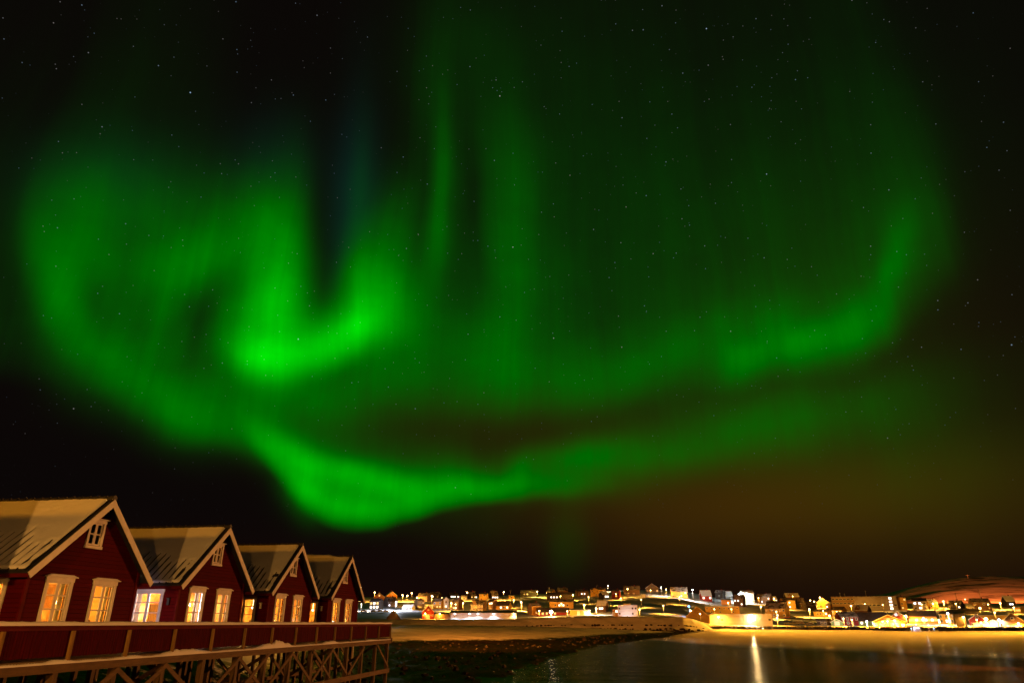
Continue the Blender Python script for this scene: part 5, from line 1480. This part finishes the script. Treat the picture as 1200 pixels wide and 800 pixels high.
# --- snow heaps and boulders by the water
def heap(name, label, x, yb, w_px, yt, m, seed, group):
    p, d = spot_of(x, yb); az, el = px_dir(x, yb)
    d = min(d, 470)
    W = d * R(px_dir(x + w_px, yb)[0] - az) ; h = d * (math.tan(R(px_dir(x, yt)[1])) - math.tan(R(el)))
    t = MB()
    def f(u, v):
        a = u * 2 * math.pi; r = v
        hh = h * (1 - r ** 1.5) * (1 + .3 * fbm(math.cos(a) * r * 2, math.sin(a) * r * 2, 1.3, 4, seed)) - .6 * r
        return math.cos(a) * r * W / 2, math.sin(a) * r * W / 2 * .7, hh + .5 * fbm(math.cos(a) * r * 3, math.sin(a) * r * 3, 1.5, 4, seed + 2) * (1 - r)
    t.grid(40, 14, f)
    o = t.build(name, m, None, True); o.location = (d * math.sin(R(az)), d * math.cos(R(az)), d * math.tan(R(el))); o.rotation_euler = (0, 0, -R(az))
    tag(o, label, 'snow heap' if 'snow' in name else 'rock', group)
heap('snow_heap', 'brown ploughed snow heap in front of the white lit yard', 461, 726, 20, 715.5, mat_snow('dirty_snow', (.30, .24, .20), 0, .4, .15, 1.0), 1, None)
heap('boulder_pile', 'pinkish pile of snowy boulders at the water left of the dark blind wall', 1116, 739.5, 22, 730, M['far_snow'], 2, None)

# --- moored boat with blue white deck lights
az, el = px_dir(1083, 739.5); d = 438.0
boat = empty('fishing_boat', (d * math.sin(R(az)), d * math.cos(R(az)), WATER), -R(az)); tag(boat, 'moored fishing boat with blue white deck lights on the right', 'boat')
mb = MB()
LB = 13.0
secs = [(-LB / 2, 1.5, .1, 1.9), (-LB / 4, 2.0, -.2, 1.5), (0, 2.1, -.3, 1.4), (LB / 4, 1.8, -.2, 1.7), (LB / 2 - .8, .7, .1, 2.3), (LB / 2, .05, .6, 2.6)]
for (xa, wa, ba, ta), (xb, wb, bb, tb) in zip(secs, secs[1:]):
    A4 = [(xa, -wa * .5, ba), (xa, -wa, ta), (xa, wa, ta), (xa, wa * .5, ba)]; B4 = [(xb, -wb * .5, bb), (xb, -wb, tb), (xb, wb, tb), (xb, wb * .5, bb)]
    for k in range(4): mb.face([A4[k], A4[(k + 1) % 4], B4[(k + 1) % 4], B4[k]])
mb.face([(-LB / 2, -.75, .1), (-LB / 2, -1.5, 1.9), (-LB / 2, 1.5, 1.9), (-LB / 2, .75, .1)])
mb.build('hull', M['wall_white'], boat)
mb = MB(); mb.box(-4.6, -1.4, -1.3, 1.3, 1.45, 4.0); mb.box(-4.8, -1.2, -1.5, 1.5, 4.001, 4.15); mb.build('wheelhouse', M['wall_white'], boat)
mb = MB(); mb.box(-4.2, -3.3, -1.32, -1.302, 2.9, 3.6); mb.box(-2.9, -1.9, -1.32, -1.302, 2.9, 3.6); mb.build('window', M['win_cold'], boat)
mb = MB(); mb.tube((-3, 0, 4.15), (-3, 0, 8.0), .08, .05); mb.tube((2.5, 0, 1.4), (2.5, 0, 6.0), .09, .05); mb.bar((2.5, 0, 5.6), (-1.4, 0, 3.9), .07, .07); mb.build('mast', M['galv'], boat)
for x, z in ((-3.0, 4.9), (2.5, 4.6), (4.6, 3.1), (-5.6, 3.0)):
    mb = MB(); mb.tube((x, 0, z - 1.6), (x, 0, z), .04); mb.ball((x, -.3, z), .32, 0, 10, 6); mb.build('deck_light', mat_emit('blue_deck_light', (.35, .6, 1.0), 3.5), boat, True)
lamp_light(boat, (1.0, -1.6, 4.2), 450, (.40, .62, 1.0), .3)
lamp_light(boat, (-5.0, -1.6, 3.0), 300, (.55, .6, 1.0), .3)

# --- rock wall along the right hand waterfront
mb = MB()
def wall_pt(u, v):
    px = 843 + u * 480; az = px_dir(px, 738)[0]
    d0 = kx(DF, px)
    prof = [(-22, WATER - .6), (-17, WATER + .2), (-13, WATER + 1.5), (-9.5, -2.3), (-7, -2.05), (-3, -2.1), (0, -4.5)]
    q = v * (len(prof) - 1); k = min(int(q), len(prof) - 2); t = q - k
    off = prof[k][0] + (prof[k + 1][0] - prof[k][0]) * t; z = prof[k][1] + (prof[k + 1][1] - prof[k][1]) * t
    z += .5 * fbm(px * 1.1, off * 1.2, .35, 4) + .35 * fbm(px * 2.7, off, .4, 2, 4)
    d = d0 + off
    return d * math.sin(R(az)), d * math.cos(R(az)), z
mb.grid(520, 18, wall_pt)
rw = mb.build('rock_wall', mat('wet_rock', (0.06, 0.045, 0.035), 0.55, 0.6, 0.5, 0.15, 2.0), smooth=False)
tag(rw, 'long dark rock wall along the waterfront on the right', 'rock wall')
